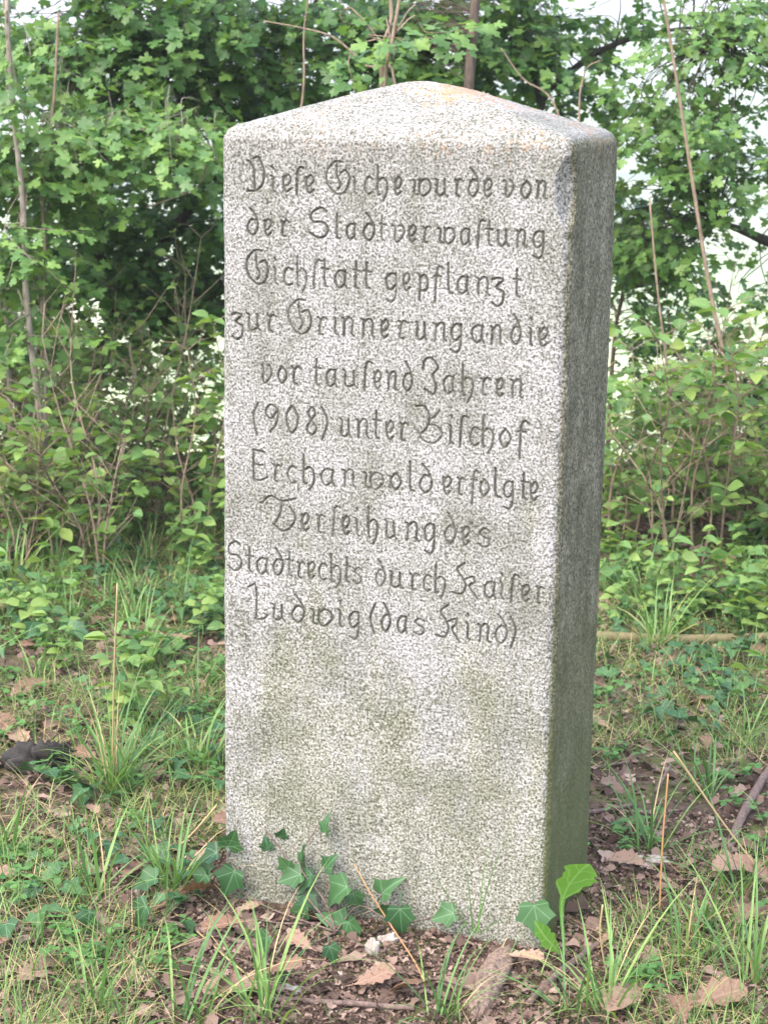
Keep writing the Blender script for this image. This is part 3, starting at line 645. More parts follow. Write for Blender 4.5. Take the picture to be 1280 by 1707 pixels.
sapling('long thin bare stem rising the whole height right of the stone', [([A(1232, 900, 6.5), A(1226, 780, 6.5), A(1216, 650, 6.5), A(1190, 520, 6.5), A(1172, 420, 6.5), A(1150, 280, 6.5), A(1125, 120, 6.5), A(1096, -60, 6.5)], [.009, .007, .004])], bark='bark_tan')
sapling('short thin stem beside the long bare one at right', [([A(1236, 890, 6.4), A(1222, 800, 6.4), A(1200, 690, 6.4), A(1186, 590, 6.4)], [.006, .003])], [(1190, 610, 6.4, 30, 40, .15, 2)], bark='bark_tan', leaf='maple_light')
sapling('spindly stem close to the right flank of the stone', [([A(1120, 880, 6.5), A(1125, 740, 6.5), A(1110, 600, 6.5), A(1095, 480, 6.5), A(1082, 330, 6.5)], [.006, .003])], [(1085, 620, 6.5, 40, 60, .2, 4)], bark='bark_tan', leaf='maple_light')
for lab, pts in (('bare arching twig ending beside the upper left of the stone', [(560, 420, 6.4), (480, 330, 6.4), (365, 245, 6.4), (330, 310, 6.4), (245, 346, 6.4)]),
                 ('bare drooping twig near the left shoulder of the stone', [(520, 400, 6.5), (420, 235, 6.5), (340, 275, 6.5), (265, 250, 6.5)]),
                 ('brown branching twig above the left shoulder of the stone', [(660, 150, 6.6), (610, 110, 6.6), (560, 65, 6.6), (510, 48, 6.6), (440, 35, 6.6)]),
                 ('thin grey twig leaning over the top left corner of the stone', [(480, 300, 6.4), (505, 160, 6.4), (507, 50, 6.4), (520, -40, 6.4)]),
                 ('brown twig slanting behind the right shoulder of the stone', [(960, 420, 6.6), (930, 190, 6.6), (870, 130, 6.6), (835, 80, 6.6)]),
                 ('forked twig behind the right shoulder of the stone', [(980, 420, 6.6), (965, 200, 6.6), (975, 120, 6.6), (1000, 100, 6.6)])):
    px0, Y0 = pts[0][0], pts[0][2]
    sapling(lab, [([A(px0+10, 880, Y0), A(px0, 600, Y0)]+[A(*q) for q in pts], [.005, .004, .0018])], bark='bark_tan')

# ------------------------------------------------------------------ undergrowth: one of each kind, then copies
def shrub(kind, seed):
    r = np.random.default_rng(seed); st, lf = MB(), MB()
    H_ = {'leafy': .62, 'bare': .72, 'herb': .2, 'seedling': .32}[kind]
    for _ in range({'leafy': 3, 'bare': 4, 'herb': 5, 'seedling': 1}[kind]):
        h = H_*r.uniform(.4, 1.2); a = r.uniform(0, 6.28); ln = h*r.uniform(.08, .45)
        tip = np.array([math.cos(a)*ln, math.sin(a)*ln, h]); b0 = np.append(r.normal(0, .03, 2), -.02)
        ax = curve([b0, b0+tip*.35*np.array([.6, .6, 1])+np.append(r.normal(0, .02, 2), 0), b0+tip*.7+np.append(r.normal(0, .03, 2), 0), b0+tip], 12)
        st.tube(ax, [.0042, .0028, .0012] if kind in ('leafy', 'bare') else [.0018, .001], 5)
        nn = {'leafy': 9, 'bare': 7, 'herb': 3, 'seedling': 2}[kind]
        for t in np.linspace(.25 if kind != 'herb' else .5, 1, nn):
            p0 = ax[int(t*(len(ax)-1))]
            for s_ in (1, -1):
                a2 = r.uniform(0, 6.28); d2 = unit([math.cos(a2), math.sin(a2), r.uniform(.05, .7)])
                if kind == 'leafy':
                    l2 = r.uniform(.06, .17); e = p0+d2*l2; st.tube([p0, (p0+e)/2+[0, 0, .01], e], [.0016, .0007], 4)
                    m_ = r.integers(1, 3)
                    for q_ in np.linspace(.45, 1, m_):
                        for s3 in (1, -1):
                            yd = d2*.6+np.cross(d2, [0, 0, 1])*s3*.8+[0, 0, r.normal(-.1, .2)]
                            lf.leaves(OVATE, p0+d2*l2*q_, yd, np.array([0, 0, 1])+r.normal(0, .4, 3), r.uniform(.035, .062))
                elif kind == 'bare':
                    l2 = r.uniform(.06, .22); e = p0+unit(d2+[0, 0, .5])*l2; st.tube([p0, (p0+e)/2+r.normal(0, .012, 3), e], [.0018, .0007], 4)
                    if r.random() < .75: lf.leaves(OVATE, e, d2+[0, 0, -.2], np.array([0, 0, 1])+r.normal(0, .4, 3), r.uniform(.025, .04))
                elif kind == 'herb':
                    lf.leaves(OVATE, p0, d2*[1, 1, .3], np.array([0, -.2, 1])+r.normal(0, .3, 3), r.uniform(.035, .07))
                else:
                    lf.leaves(MAPLE, p0+d2*.05, d2*[1, 1, .2], np.array([0, -.25, 1])+r.normal(0, .25, 3), r.uniform(.06, .1))
                    st.tube([p0, p0+d2*.05], .0009, 4)
    nm = {'leafy': 'leafy_shrub', 'bare': 'twiggy_shrub', 'herb': 'herb_plant', 'seedling': 'maple_seedling'}[kind]
    root = empty(nm)
    st.build('stem', MAT['bark_tan'] if kind != 'herb' else MAT['tuft'], root)
    lf.build('foliage', MAT['shrub'] if kind == 'leafy' else MAT['maple_light'] if kind == 'seedling' else MAT['herb'], root)
    return root
def tuft(seed, n=26, ln=.3, wd=.005):
    r = np.random.default_rng(seed); mb, dry = MB(), MB()
    for i in range(n):
        blade(mb if i % 13 else dry, np.append(r.normal(0, .012, 2), -.01), r.uniform(0, 6.28), ln*r.uniform(.45, 1.15), wd*r.uniform(.6, 1.3)*(1 if i % 13 else .6), r.uniform(.1, .95), r.uniform(.4, 1.7), r.random(), 7)
    root = empty('grass_tuft'); mb.build('blades', MAT['tuft'], root); dry.build('dry_blades', MAT['straw'], root); return root
def clover(seed):
    r = np.random.default_rng(seed); mb, st = MB(), MB()
    for i in range(9):
        c = np.append(r.normal(0, .03, 2), r.uniform(.015, .045)); a0 = r.uniform(0, 6.28)
        st.tube([[c[0]*.08, c[1]*.08, -.01], c], .0006, 3)
        for k in range(3):
            a = a0+k*2.094; lf = np.array([math.cos(a), math.sin(a), r.normal(0, .15)])
            mb.leaves(ROUND, c, lf, np.array([0, 0, 1])+r.normal(0, .2, 3), r.uniform(.013, .02), r.random())
    root = empty('clover_plant'); st.build('stem', MAT['clover'], root); mb.build('foliage', MAT['clover'], root); return root
def ivy_sprig(seed):
    r = np.random.default_rng(seed); mb, st = MB(), MB(); a = r.uniform(0, 6.28)
    ax = curve([[0, 0, .005], [.08*math.cos(a), .08*math.sin(a), .01], [.17*math.cos(a+.4), .17*math.sin(a+.4), .008], [.26*math.cos(a+.3), .26*math.sin(a+.3), .005]], 12)
    st.tube(ax, .0014, 4)
    for p0 in ax[1::1]:
        d2 = np.append(r.normal(0, 1, 2), .3); e = p0+unit(d2)*r.uniform(.02, .05)+[0, 0, .012]; st.tube([p0, e], .0008, 3)
        mb.leaves(IVY, e, d2*[1, 1, -.1], np.array([0, -.3, 1])+r.normal(0, .3, 3), r.uniform(.03, .055))
    root = empty('ivy_sprig'); st.build('stem', MAT['twig'], root); mb.build('foliage', MAT['ivy'], root); return root
def in_stone(x, y, mg=.04):
    d = np.array([x, y, 0])-SC
    return abs(d@EX) < SW/2+mg and abs(d@EY) < SD/2+mg
def scatter(protos, spots, labels, cat, group, smin=.75, smax=1.25):
    used = set()
    for i, (x, y) in enumerate(spots):
        k = int(R.integers(len(protos)))
        if k not in used: o = protos[k]; used.add(k)
        else: o = copy_tree(protos[k])
        o.location = (x, y, hz(x, y)[0]); o.rotation_euler = (R.normal(0, .07), R.normal(0, .07), R.uniform(0, 6.28))
        s_ = R.uniform(smin, smax); o.scale = (s_, s_, s_*R.uniform(.9, 1.15))
        lab = labels[0] if x < .1*y else labels[1]
        tag(o, lab, cat, group)
    for k, o in enumerate(protos):
        if k not in used:
            for ch in list(o.children): bpy.data.objects.remove(ch)
            bpy.data.objects.remove(o)
def spots(n, x0, x1, y0, y1):
    out = []
    while len(out) < n:
        x, y = R.uniform(x0, x1), R.uniform(y0, y1)
        if not in_stone(x, y, .1) and not (-.95 < x < -.6 and 3.95 < y < 4.4): out.append((x, y))
    return out
LOW = [q for q in spots(50, -1.8, -.42, 4.4, 5.7)+spots(40, .66, 1.9, 5.35, 5.75)+spots(12, .7, 1.6, 4.2, 5.0) if R.random() < ((q[1]-3.4)/2.2)**2]
scatter([shrub('leafy', i) for i in (1, 2, 3, 4)], spots(42, -2.4, .2, 6.0, 7.6)+spots(18, .7, 2.6, 6.0, 7.6)+spots(6, .1, .8, 7, 8.4),
        ['leafy green shrub with tan stems in the undergrowth left of the stone', 'leafy green shrub with tan stems in the undergrowth right of the stone'], 'shrub', 'leafy shrubs of the undergrowth')
scatter([shrub('bare', i) for i in (11, 12, 13)], spots(20, -2.2, -.1, 5.9, 7.6)+spots(10, .8, 2.4, 6, 7.8),
        ['nearly leafless tan twigs in the undergrowth left of the stone', 'nearly leafless tan twigs in the undergrowth right of the stone'], 'shrub', 'twiggy shrubs of the undergrowth')
scatter([shrub('herb', i) for i in (21, 22, 23, 24)], spots(96, -2.2, 0, 5.6, 7.4)+spots(74, .72, 2.3, 5.7, 7.5)+spots(34, -2.3, 0, 7.0, 7.9)+spots(28, .8, 2.4, 7.0, 7.9)+LOW,
        ['small broad leaved green herb growing left of the stone', 'small broad leaved green herb growing right of the stone'], 'herb', 'broad leaved herbs', .45, 1.0)
scatter([shrub('seedling', i) for i in (31, 32, 33)], spots(18, -1.9, -.2, 5.7, 7.4)+spots(8, .9, 2.0, 5.6, 7.4),
        ['pale maple seedling with lobed leaves left of the stone', 'pale maple seedling with lobed leaves right of the stone'], 'seedling', 'maple seedlings')
scatter([ivy_sprig(i) for i in (41, 42, 43)], spots(44, -1.6, -.35, 4.3, 6.3)+spots(48, .62, 1.9, 4.3, 6.3)+spots(14, -1.1, -.3, 3.3, 4.3),
        ['creeping ivy sprig on the ground left of the stone', 'creeping ivy sprig on the ground right of the stone'], 'ivy', 'ground ivy sprigs')
scatter([clover(i) for i in (51, 52, 53)], spots(130, -1.6, -.38, 3.2, 5.9)+spots(50, .45, 1.6, 3.0, 5.6)+[tuple(gpt(*q)[:2]) for q in ((80, 1300), (110, 1310), (1075, 1655), (1090, 1640), (330, 980), (60, 1440))],
        ['clover plant with small round leaflets left of the stone', 'clover plant with small round leaflets right of the stone'], 'clover', 'clover plants')
TP = [(160, 1500), (90, 940), (190, 960), (230, 1000), (60, 1140), (330, 1180), (5, 1420), (310, 1700), (240, 1130), (120, 1060), (20, 980), (330, 920),
      (1165, 1560), (1140, 1600), (945, 1690), (1230, 1500), (1080, 1420), (1250, 1640), (1100, 1080), (1180, 1330), (1010, 1690), (1240, 1250), (440, 1700), (730, 1700), (150, 1690)]
tp = [tuple(gpt(*q)[:2]) for q in TP]
for (px, py, n_, ln_, lab_) in ((195, 1322, 70, .36, 'big clump of long green blades around the upright straw stalk'), (288, 1492, 40, .27, 'grass clump beside the dark red leaf at the left foot of the stone')):
    o_ = tuft(900+px, n_, ln_, .0058); o_.location = gpt(px, py); tag(o_, lab_, 'grass tuft', 'grass tufts')
scatter([tuft(i, *a) for i, a in ((61, (30, .3, .005)), (62, (20, .24, .0045)), (63, (16, .2, .006)), (64, (24, .26, .004)))], tp+spots(22, -1.9, -.4, 4.2, 6.2)+spots(10, .7, 1.6, 4.2, 6),
        ['tuft of long arching green grass left of the stone', 'tuft of arching green grass right of the stone'], 'grass tuft', 'grass tufts')

# ------------------------------------------------------------------ litter, thin grass (nobody could count them)
def ground_xy(n, x0=-2.1, x1=2.2, y0=2.7, y1=7.4):
    y = y0+(y1-y0)*R.random(n)**1.5; x = R.uniform(x0, x1, n)
    k = (np.abs(x) < .26*y+.35) | (R.random(n) < .35)
    d = np.stack([x, y, 0*x], 1)-SC
    k &= ~((np.abs(d@EX) < SW/2+.005) & (np.abs(d@EY) < SD/2+.005))
    return x[k], y[k]
x, y = ground_xy(46000); n = len(x); mb = MB()
a = R.uniform(0, 6.28, n); big = R.random(n)**4
mb.leaves(FLAKE, np.stack([x, y, hz(x, y)+R.uniform(-.001, .012, n)], 1), np.stack([np.cos(a), np.sin(a), R.normal(0, .3, n)], 1),
          np.stack([R.normal(0, .45, n), R.normal(-.1, .45, n), np.ones(n)], 1), .009+.042*big)
x, y = ground_xy(60000, -.8, .8, 2.6, 4.0); n = len(x); a = R.uniform(0, 6.28, n)
mb.leaves(FLAKE, np.stack([x, y, hz(x, y)+R.uniform(0, .008, n)], 1), np.stack([np.cos(a), np.sin(a), R.normal(0, .5, n)], 1),
          np.stack([R.normal(0, .7, n), R.normal(-.1, .7, n), np.ones(n)], 1), .004+.011*R.random(n)**2)
tag(mb.build('leaf_litter', MAT['litter'], smooth=False), 'brown crumbled leaf litter covering the woodland floor', 'leaf litter', kind='stuff')
x, y = ground_xy(84000); p2 = np.stack([x, y, 0*x], 1)
dens = noise(p2*2.2, 61)+.7*noise(p2*6, 62)+np.where(x < -.3, .5, .05)
front = (np.abs(x-.02) < .42) & (y < 3.75)
k = (dens > -.05) & ~(front & (R.random(len(x)) < .95)); x, y = x[k], y[k]; z = hz(x, y); mb = MB(); dry = MB()
for i in range(len(x)):
    if R.random() < .7: blade(mb, (x[i], y[i], z[i]-.005), R.uniform(0, 6.28), R.uniform(.03, .15), R.uniform(.0014, .0036), R.uniform(.1, 1.0), R.uniform(.2, 1.5), R.random()*.66, 3)
    else: blade(dry, (x[i], y[i], z[i]+R.uniform(.002, .02)), R.uniform(0, 6.28), R.uniform(.04, .16), R.uniform(.001, .002), R.uniform(1.1, 1.5), R.uniform(0, .5), R.uniform(.3, 1), 3)
tag(mb.build('grass', MAT['grass']), 'thin short green grass sprouting through the litter', 'grass', kind='stuff')
tag(dry.build('dry_grass', MAT['straw']), 'matted dry grass strands lying on the litter', 'dry grass', kind='stuff')

# ------------------------------------------------------------------ fallen oak leaves
def oak_leaf(px, py, ln, az, label, rnd, group=None, curl=1.0, up=0.0):
    mb = MB(); P = gpt(px, py); var = int(R.integers(4))
    t = ([OAK[0][var]*np.array([1, 1, curl])], OAK[1], OAK[2])
    a = math.radians(az)
    mb.leaves(t, [0, 0, .022+up], [math.cos(a), math.sin(a), R.normal(.08, .1)], [R.normal(0, .25), R.normal(-.25, .2), 1], ln, rnd)
    s0 = np.array([0, 0, .022+up]); mb.tube([s0, s0-np.array([math.cos(a), math.sin(a), .1])*ln*.18], .0011, 4, rnd)
    o = mb.build('oak_leaf', MAT['oak']); o.location = P
    return tag(o, label, 'fallen leaf', group)
for px, py, ln, az, lab, rnd in (
    (30, 1655, .115, 60, 'large curled tan oak leaf in the bottom left corner', .8), (95, 1045, .085, 20, 'pale tan oak leaf lying beside a browner one left of the stone', .85),
    (40, 1025, .1, 200, 'brown oak leaf next to the pale tan one at left', .55), (30, 1090, .09, 45, 'orange brown oak leaf below the pale pair at left', .35),
    (315, 995, .12, 10, 'dark pinkish brown oak leaf close to the left edge of the stone', .25), (320, 1035, .12, 190, 'light brown folded oak leaf under the dark pinkish one', .65),
    (290, 1088, .1, 80, 'reddish tan oak leaf left of the stone below the folded one', .6), (225, 950, .12, 160, 'pink tan oak leaf behind the tall straw stalk', .8),
    (12, 1225, .1, 300, 'pale pink oak leaf at the left edge above the dark wood chunk', .85), (40, 1475, .12, 170, 'broad pale pink oak leaf on the grass at lower left', .75),
    (205, 1480, .09, 70, 'orange brown oak leaf between two grass tufts', .4), (75, 1545, .08, 140, 'small pinkish oak leaf below the broad pale one', .7),
    (455, 1660, .125, 175, 'long lobed tan oak leaf lying in front of the stone', .75), (395, 1535, .05, 30, 'small yellow ochre leaf near the left foot of the stone', .95),
    (315, 1500, .09, 240, 'dark red brown oak leaf at the left foot of the stone', .15), (845, 1610, .07, 330, 'curled pale oak leaf beside the rotten log piece', .9),
    (1110, 1125, .16, 50, 'big crumpled pink brown oak leaf below the fallen pole', .6), (1165, 1142, .085, 100, 'glowing orange oak leaf beside the big crumpled one', .5),
    (1215, 1180, .11, 190, 'orange tan oak leaf right of the crumpled one', .55), (1010, 1225, .1, 120, 'tan oak leaf touching the shaded side of the stone', .75),
    (1240, 1100, .09, 20, 'orange oak leaf tucked under the fallen pole', .45), (1262, 1455, .11, 200, 'pale pink oak leaf at the right edge beside a straw stalk', .85),
    (1225, 1560, .12, 60, 'brown oak leaf lying in the grass at lower right', .5), (1060, 1660, .11, 250, 'curled pinkish oak leaf beside the clover at lower right', .75),
    (1130, 1695, .13, 10, 'wide reddish oak leaf cut by the bottom edge at right', .55), (1075, 1460, .08, 140, 'greyish tan leaf right of the fresh green plant', .8),
    (590, 1660, .08, 15, 'small grey brown leaf on the bare litter before the stone', .6), (520, 1600, .07, 140, 'cupped tan leaf among ivy at the foot of the stone', .7)):
    oak_leaf(px, py, ln, az, lab, rnd, curl=1.15)
base = [oak_leaf(100+i*150, 1300, .09, 40*i, 'dry brown oak leaf half sunk in the litter', [.1, .35, .55, .75, .9][i], 'scattered fallen oak leaves', 1.2) for i in range(5)]
xs_, ys_ = ground_xy(230)
for i in range(min(150, len(xs_))):
    o = base[i] if i < 5 else copy_tree(base[i % 5])
    o.location = (xs_[i], ys_[i], hz(xs_[i], ys_[i])[0]+.012); o.rotation_euler = (R.normal(0, .25), R.normal(0, .25), R.uniform(0, 6.28)); s_ = R.uniform(.5, 1.25); o.scale = (s_, s_, s_)
    if i >= 5: tag(o, 'dry brown oak leaf half sunk in the litter', 'fallen leaf', 'scattered fallen oak leaves')

# ------------------------------------------------------------------ sticks, straw, log, wood chunk
def stick(name, label, pts, rad, mat, cat, sides=7, wob=.12, n=14, group=None, dz=None):
    P = curve(pts, n); mb = MB(); o0 = P[0].copy(); mb.tube(P-o0, rad, sides, R.random(), wob)
    o = mb.build(name, MAT[mat]); o.location = o0
    return tag(o, label, cat, group)
def G(px, py, dz=.008): return gpt(px, py, dz)
stick('fallen_pole', 'long mossy pole lying on the ground right of the stone', [G(880, 1072, .03), G(1010, 1078, .03), G(1130, 1082, .03), G(1290, 1079, .03), G(1500, 1070, .03)], [.015, .014, .013], 'pole', 'branch', 9)
stick('stick', 'long reddish stick lying below the left foot of the stone', [G(225, 1533), G(300, 1548), G(360, 1565), G(445, 1590)], [.004, .006, .005], 'twig', 'stick')
stick('stick', 'dark stick lying across the bottom edge before the stone', [G(440, 1672), G(560, 1678), G(690, 1688)], [.006, .005], 'twig', 'stick')
stick('stick', 'thin wavy brown twig above the dark stick at the bottom', [G(530, 1640), G(590, 1678), G(690, 1690)], [.003, .002], 'twig', 'stick')
stick('stick', 'dark stick running past the front right corner of the stone', [G(880, 1680), G(930, 1630), G(1005, 1572)], [.006, .008, .005], 'twig', 'stick')
stick('stick', 'forked dark branch at the right edge', [G(1295, 1275, .02), G(1262, 1325, .02), G(1232, 1380, .015), G(1212, 1425)], [.008, .011, .009], 'twig', 'branch')
stick('stick', 'purplish twig poking out behind the shaded side of the stone', [G(940, 1362), G(1000, 1358), G(1055, 1347)], [.006, .005], 'twig', 'stick')
stick('stick', 'short dark twig standing in the moss right of the stone', [G(1092, 1325), G(1116, 1290, .02)], [.005, .004], 'twig', 'stick')
stick('stick', 'grey twig beside the shaded side of the stone', [G(985, 1285), G(1050, 1275)], [.004, .003], 'twig', 'stick')
stick('stick', 'dark twig at the left edge under the broad pale leaf', [G(-20, 1558), G(60, 1556), G(110, 1562)], [.005, .004], 'twig', 'stick')
stick('stick', 'slim brown twig crossing the grass at upper left', [G(110, 1030), G(160, 985)], [.005, .003], 'twig', 'stick')
def log_piece():
    P = curve([G(845, 1594, .004), G(825, 1630, .008), G(806, 1668, .006), G(790, 1702, -.004)], 40); o0 = P[0].copy(); P = P-o0
    t = np.linspace(0, 1, len(P)); an = np.linspace(0, 2*np.pi, 41)[:-1]; T = []
    tg = unit(np.gradient(P, axis=0)); u = unit(np.cross(tg, [0, 0, 1])); v = np.cross(u, tg)
    rad = np.interp(t, [0, .12, .5, .85, 1], [.019, .024, .026, .021, .009])
    TT, AA = np.meshgrid(t, an, indexing='ij')
    q_ = np.stack([np.cos(AA)*2.2, np.sin(AA)*2.2, TT*3], -1).reshape(-1, 3)
    rr = rad[:, None]*(1+.22*noise(q_, 91)+.13*noise(q_*np.array([3.5, 3.5, 1.5]), 92)+.07*noise(q_*np.array([9, 9, 3]), 93)).reshape(TT.shape)
    sh = np.where(TT > .9, .02, 0)*noise(q_*np.array([3, 3, 0]), 94).reshape(TT.shape)+np.where(TT < .06, .014, 0)*noise(q_*np.array([3, 3, 0]), 95).reshape(TT.shape)
    V = P[:, None]+rr[..., None]*(np.cos(AA)[..., None]*u[:, None]+np.sin(AA)[..., None]*v[:, None])+sh[..., None]*tg[:, None]
    V = V.reshape(-1, 3); k = len(an)
    for i in range(len(P)-1):
        for j in range(k): a_, b_ = i*k+j, i*k+(j+1) % k; T += [(a_, b_, b_+k), (a_, b_+k, a_+k)]
    c0 = len(V); V = np.vstack([V, P[:1]+tg[:1]*.006, P[-1:]-tg[-1:]*.012])
    for j in range(k): T += [(c0, (j+1) % k, j), (c0+1, (len(P)-1)*k+j, (len(P)-1)*k+(j+1) % k)]
    mb = MB(); mb.add(V, T, .5); o = mb.build('log_piece', MAT['wood_rot']); o.location = o0
    return tag(o, 'short rotten log piece with peeling bark before the stone', 'log')
log_piece()
pr = stick('stick', 'split reddish root stub against the foot of the stone', [G(560, 1545, 0), face_pt(556, 1500, .02), face_pt(548, 1470, .012)], [.009, .007, .002], 'twig', 'root', 7, .3)
small = [stick('twig', 'short dry twig lost among the leaf litter', [np.array([-.5-.1*i, 3.6, 0]), np.array([-.45-.1*i, 3.63, .006]), np.array([-.38-.1*i, 3.62, .002])], [.0022, .0016], 'twig', 'twig', 5, group='small twigs in the litter') for i in range(3)]
xs_, ys_ = ground_xy(140)
for i in range(min(90, len(xs_))):
    o = small[i] if i < 3 else copy_tree(small[i % 3])
    o.location = (xs_[i], ys_[i], hz(xs_[i], ys_[i])[0]+.006); o.rotation_euler = (0, R.normal(0, .08), R.uniform(0, 6.28)); s_ = R.uniform(.5, 1.7); o.scale = (s_, s_, R.uniform(.8, 1.6))
    if i >= 3: tag(o, 'short dry twig lost among the leaf litter', 'twig', 'small twigs in the litter')
def up(px, py, qx, qy):
    b_ = gpt(px, py); return A(qx, qy, b_[1])
for lab, pts, rad, mt in (
    ('upright golden straw stalk in the grass left of the stone', [G(188, 1315), up(188, 1315, 190, 1150), up(188, 1315, 196, 972)], [.0024, .002], 'straw'),
    ('slanting golden straw stalk at right', [G(1290, 1490), up(1290, 1490, 1205, 1372), up(1290, 1490, 1122, 1252)], [.0016, .0026], 'straw'),
    ('upright orange dry stem right of the stone', [G(1098, 1530), up(1098, 1530, 1104, 1400), up(1098, 1530, 1113, 1290)], [.0022, .0018], 'redstem'),
    ('short straw leaning against the left edge of the stone', [G(290, 1425), up(290, 1425, 325, 1385), up(290, 1425, 362, 1342)], [.0018, .0022], 'straw'),
    ('long pale straw lying across the litter at lower left', [G(255, 1500), G(330, 1560), G(400, 1622), G(480, 1680)], [.0022, .002], 'straw'),
    ('bent pale straw beside the front right corner of the stone', [G(1012, 1640), up(1012, 1640, 1000, 1560), up(1012, 1640, 1004, 1508)], [.0018, .0018], 'straw'),
    ('pale straw lying in the grass at lower right', [G(1010, 1560), G(1090, 1595), G(1160, 1640), G(1205, 1665)], [.0018, .0016], 'straw'),
    ('flat straw crossing the grass behind the upright one', [G(140, 985), G(210, 1025), G(260, 1055), G(325, 1090)], [.0024, .002], 'straw'),
    ('thin tan runner stem arching over the foot of the stone', [G(705, 1640), G(690, 1610, .01), face_pt(650, 1540, .05), face_pt(618, 1490, .04), face_pt(590, 1440, .02)], [.0017, .0012], 'redstem'),
    ('pale straw lying low right of the stone', [G(975, 1590), G(1080, 1570), G(1200, 1585)], [.0015, .0013], 'straw')):
    stick('straw_stalk', lab, pts, rad, mt, 'straw', 5, .05)
# dark rotten wood chunk at left
def lump(name, label, P, size, mat, cat, seed, az=0):
    u, v = np.meshgrid(np.linspace(0, 2*np.pi, 29)[:-1], np.linspace(0, np.pi, 16))
    D = np.stack([np.cos(u)*np.sin(v), np.sin(u)*np.sin(v), np.cos(v)], -1).reshape(-1, 3)
    rr = 1+.4*noise(D*1.7+seed, seed)+.34*noise(D*4.3+seed, seed+1)+.3*noise(D*9, seed+2)*(mat == 'char')+.1*noise(D*9, seed+2)
    Vv = D*rr[:, None]*np.array(size); T = []
    for i in range(15):
        for j in range(28):
            a_, b_ = i*28+j, i*28+(j+1) % 28; T += [(a_, a_+28, b_+28), (a_, b_+28, b_)]
    mb = MB(); mb.add(Vv, T); o = mb.build(name, MAT[mat], smooth=True); o.location = P+np.array([0, 0, size[2]*.4]); o.rotation_euler = (0, 0, az)
    return tag(o, label, cat)
lump('wood_chunk', 'blackened rotten wood chunk in the grass at left', gpt(68, 1278), (.07, .045, .04), 'char', 'wood chunk', 71, .4)
MAT['pale'] = barkmat('pale_chip', (.15, .125, .105), (.36, .32, .29), 90)
lump('bark_chip', 'whitish bark chip on the litter before the stone', gpt(478, 1652), (.034, .012, .007), 'pale', 'bark chip', 81, -.1)
lump('bark_chip', 'tiny cream chip in the middle of the bare litter', gpt(566, 1625), (.011, .007, .004), 'pale', 'bark chip', 82, .3)
lump('pebble', 'pale wedge shaped pebble under the ivy', gpt(622, 1590), (.012, .011, .022), 'pale', 'pebble', 83)
lump('pebble', 'rounded pale pebble next to the wedge shaped one', gpt(650, 1570), (.02, .012, .012), 'pale', 'pebble', 84)
lump('pebble', 'white chip on the ground below the ivy at lower left', gpt(238, 1635), (.014, .01, .006), 'pale', 'pebble', 85)
lump('pebble', 'greyish stone half hidden by grass right of the stone', gpt(1085, 1440), (.035, .02, .012), 'pale', 'pebble', 86)

# ------------------------------------------------------------------ ivy on the foot of the stone, each leaf a part
ROOT = gpt(560, 1560)
iv = tag(empty('ivy_vine', ROOT), 'ivy vine with veined dark leaves climbing the foot of the stone', 'ivy')
vs = MB()
for pts in ([G(560, 1560), face_pt(500, 1480, .02), face_pt(470, 1420, .012), face_pt(440, 1380, .01)], [G(560, 1560), face_pt(540, 1500, .04), face_pt(500, 1440, .015), face_pt(530, 1375, .01)],
            [G(560, 1560), face_pt(600, 1510, .03), face_pt(660, 1540, .03), face_pt(735, 1525, .03)], [G(560, 1560), G(480, 1600), G(430, 1620)], [G(560, 1560), G(440, 1525, .02), G(370, 1480, .03), face_pt(375, 1410, .01)]):
    vs.tube(curve(pts, 14)-ROOT, [.002, .0012], 5)
vs.build('stem', MAT['twig'], iv)
fn = -EY
def ivy_leaf(px, py, size, ang, off=.025, parent=iv, base=ROOT, tilt=.5, P=None):
    size *= 1.08 if P is None else .9
    P = face_pt(px, py, off) if P is None else P
    a = math.radians(ang); yd = EX*math.cos(a)+np.array([0, 0, 1])*math.sin(a)+fn*.25
    mb = MB(); mb.leaves(IVY, P-base-yd*size*.4, yd, fn+np.array([0, 0, tilt])+R.normal(0, .36, 3), size, R.uniform(0, .7))
    mb.tube([P-base-yd*size*.4, P-base-yd*size*.75-fn*.012], .0009, 4)
    mb.build('leaf', MAT['ivy'], parent)
for q in ((541, 1378, .036, 90), (505, 1430, .05, 100), (487, 1462, .055, 200), (512, 1468, .05, 240), (548, 1440, .04, 60), (562, 1488, .07, 215, .05), (592, 1500, .04, 300), (643, 1480, .05, 60), (668, 1532, .06, 280, .05), (640, 1520, .04, 200),
          (742, 1526, .05, 200, .04), (588, 1555, .07, 300, .07), (560, 1535, .06, 150, .06), (505, 1525, .05, 265, .04), (497, 1555, .05, 260, .06), (445, 1408, .03, 100, .01), (470, 1390, .028, 60, .01), (515, 1500, .045, 320, .03), (475, 1440, .035, 120, .02)): ivy_leaf(*q)
for px, py, s_, a_ in ((440, 1600, .065, 240), (553, 1613, .045, 300)):
    ivy_leaf(px, py, s_, a_, P=gpt(px, py, .03), tilt=1.2)
iv2 = tag(empty('ivy_vine', gpt(350, 1480)), 'ivy with five leaves clinging to the lower left edge of the stone', 'ivy'); b2 = gpt(350, 1480)
vs = MB(); vs.tube(curve([b2, face_pt(365, 1450, .02), face_pt(385, 1420, .012), face_pt(392, 1395, .01)], 12)-b2, [.002, .001], 5); vs.build('stem', MAT['twig'], iv2)
for q in ((386, 1402, .055, 60), (348, 1425, .055, 200), (340, 1448, .04, 280), (335, 1468, .05, 230, .04), (384, 1468, .065, 250, .03)): ivy_leaf(*q, parent=iv2, base=b2)
iv3 = tag(empty('ivy_vine', gpt(925, 1575)), 'star shaped ivy leaf at the front right corner of the stone', 'ivy'); b3 = gpt(925, 1575)
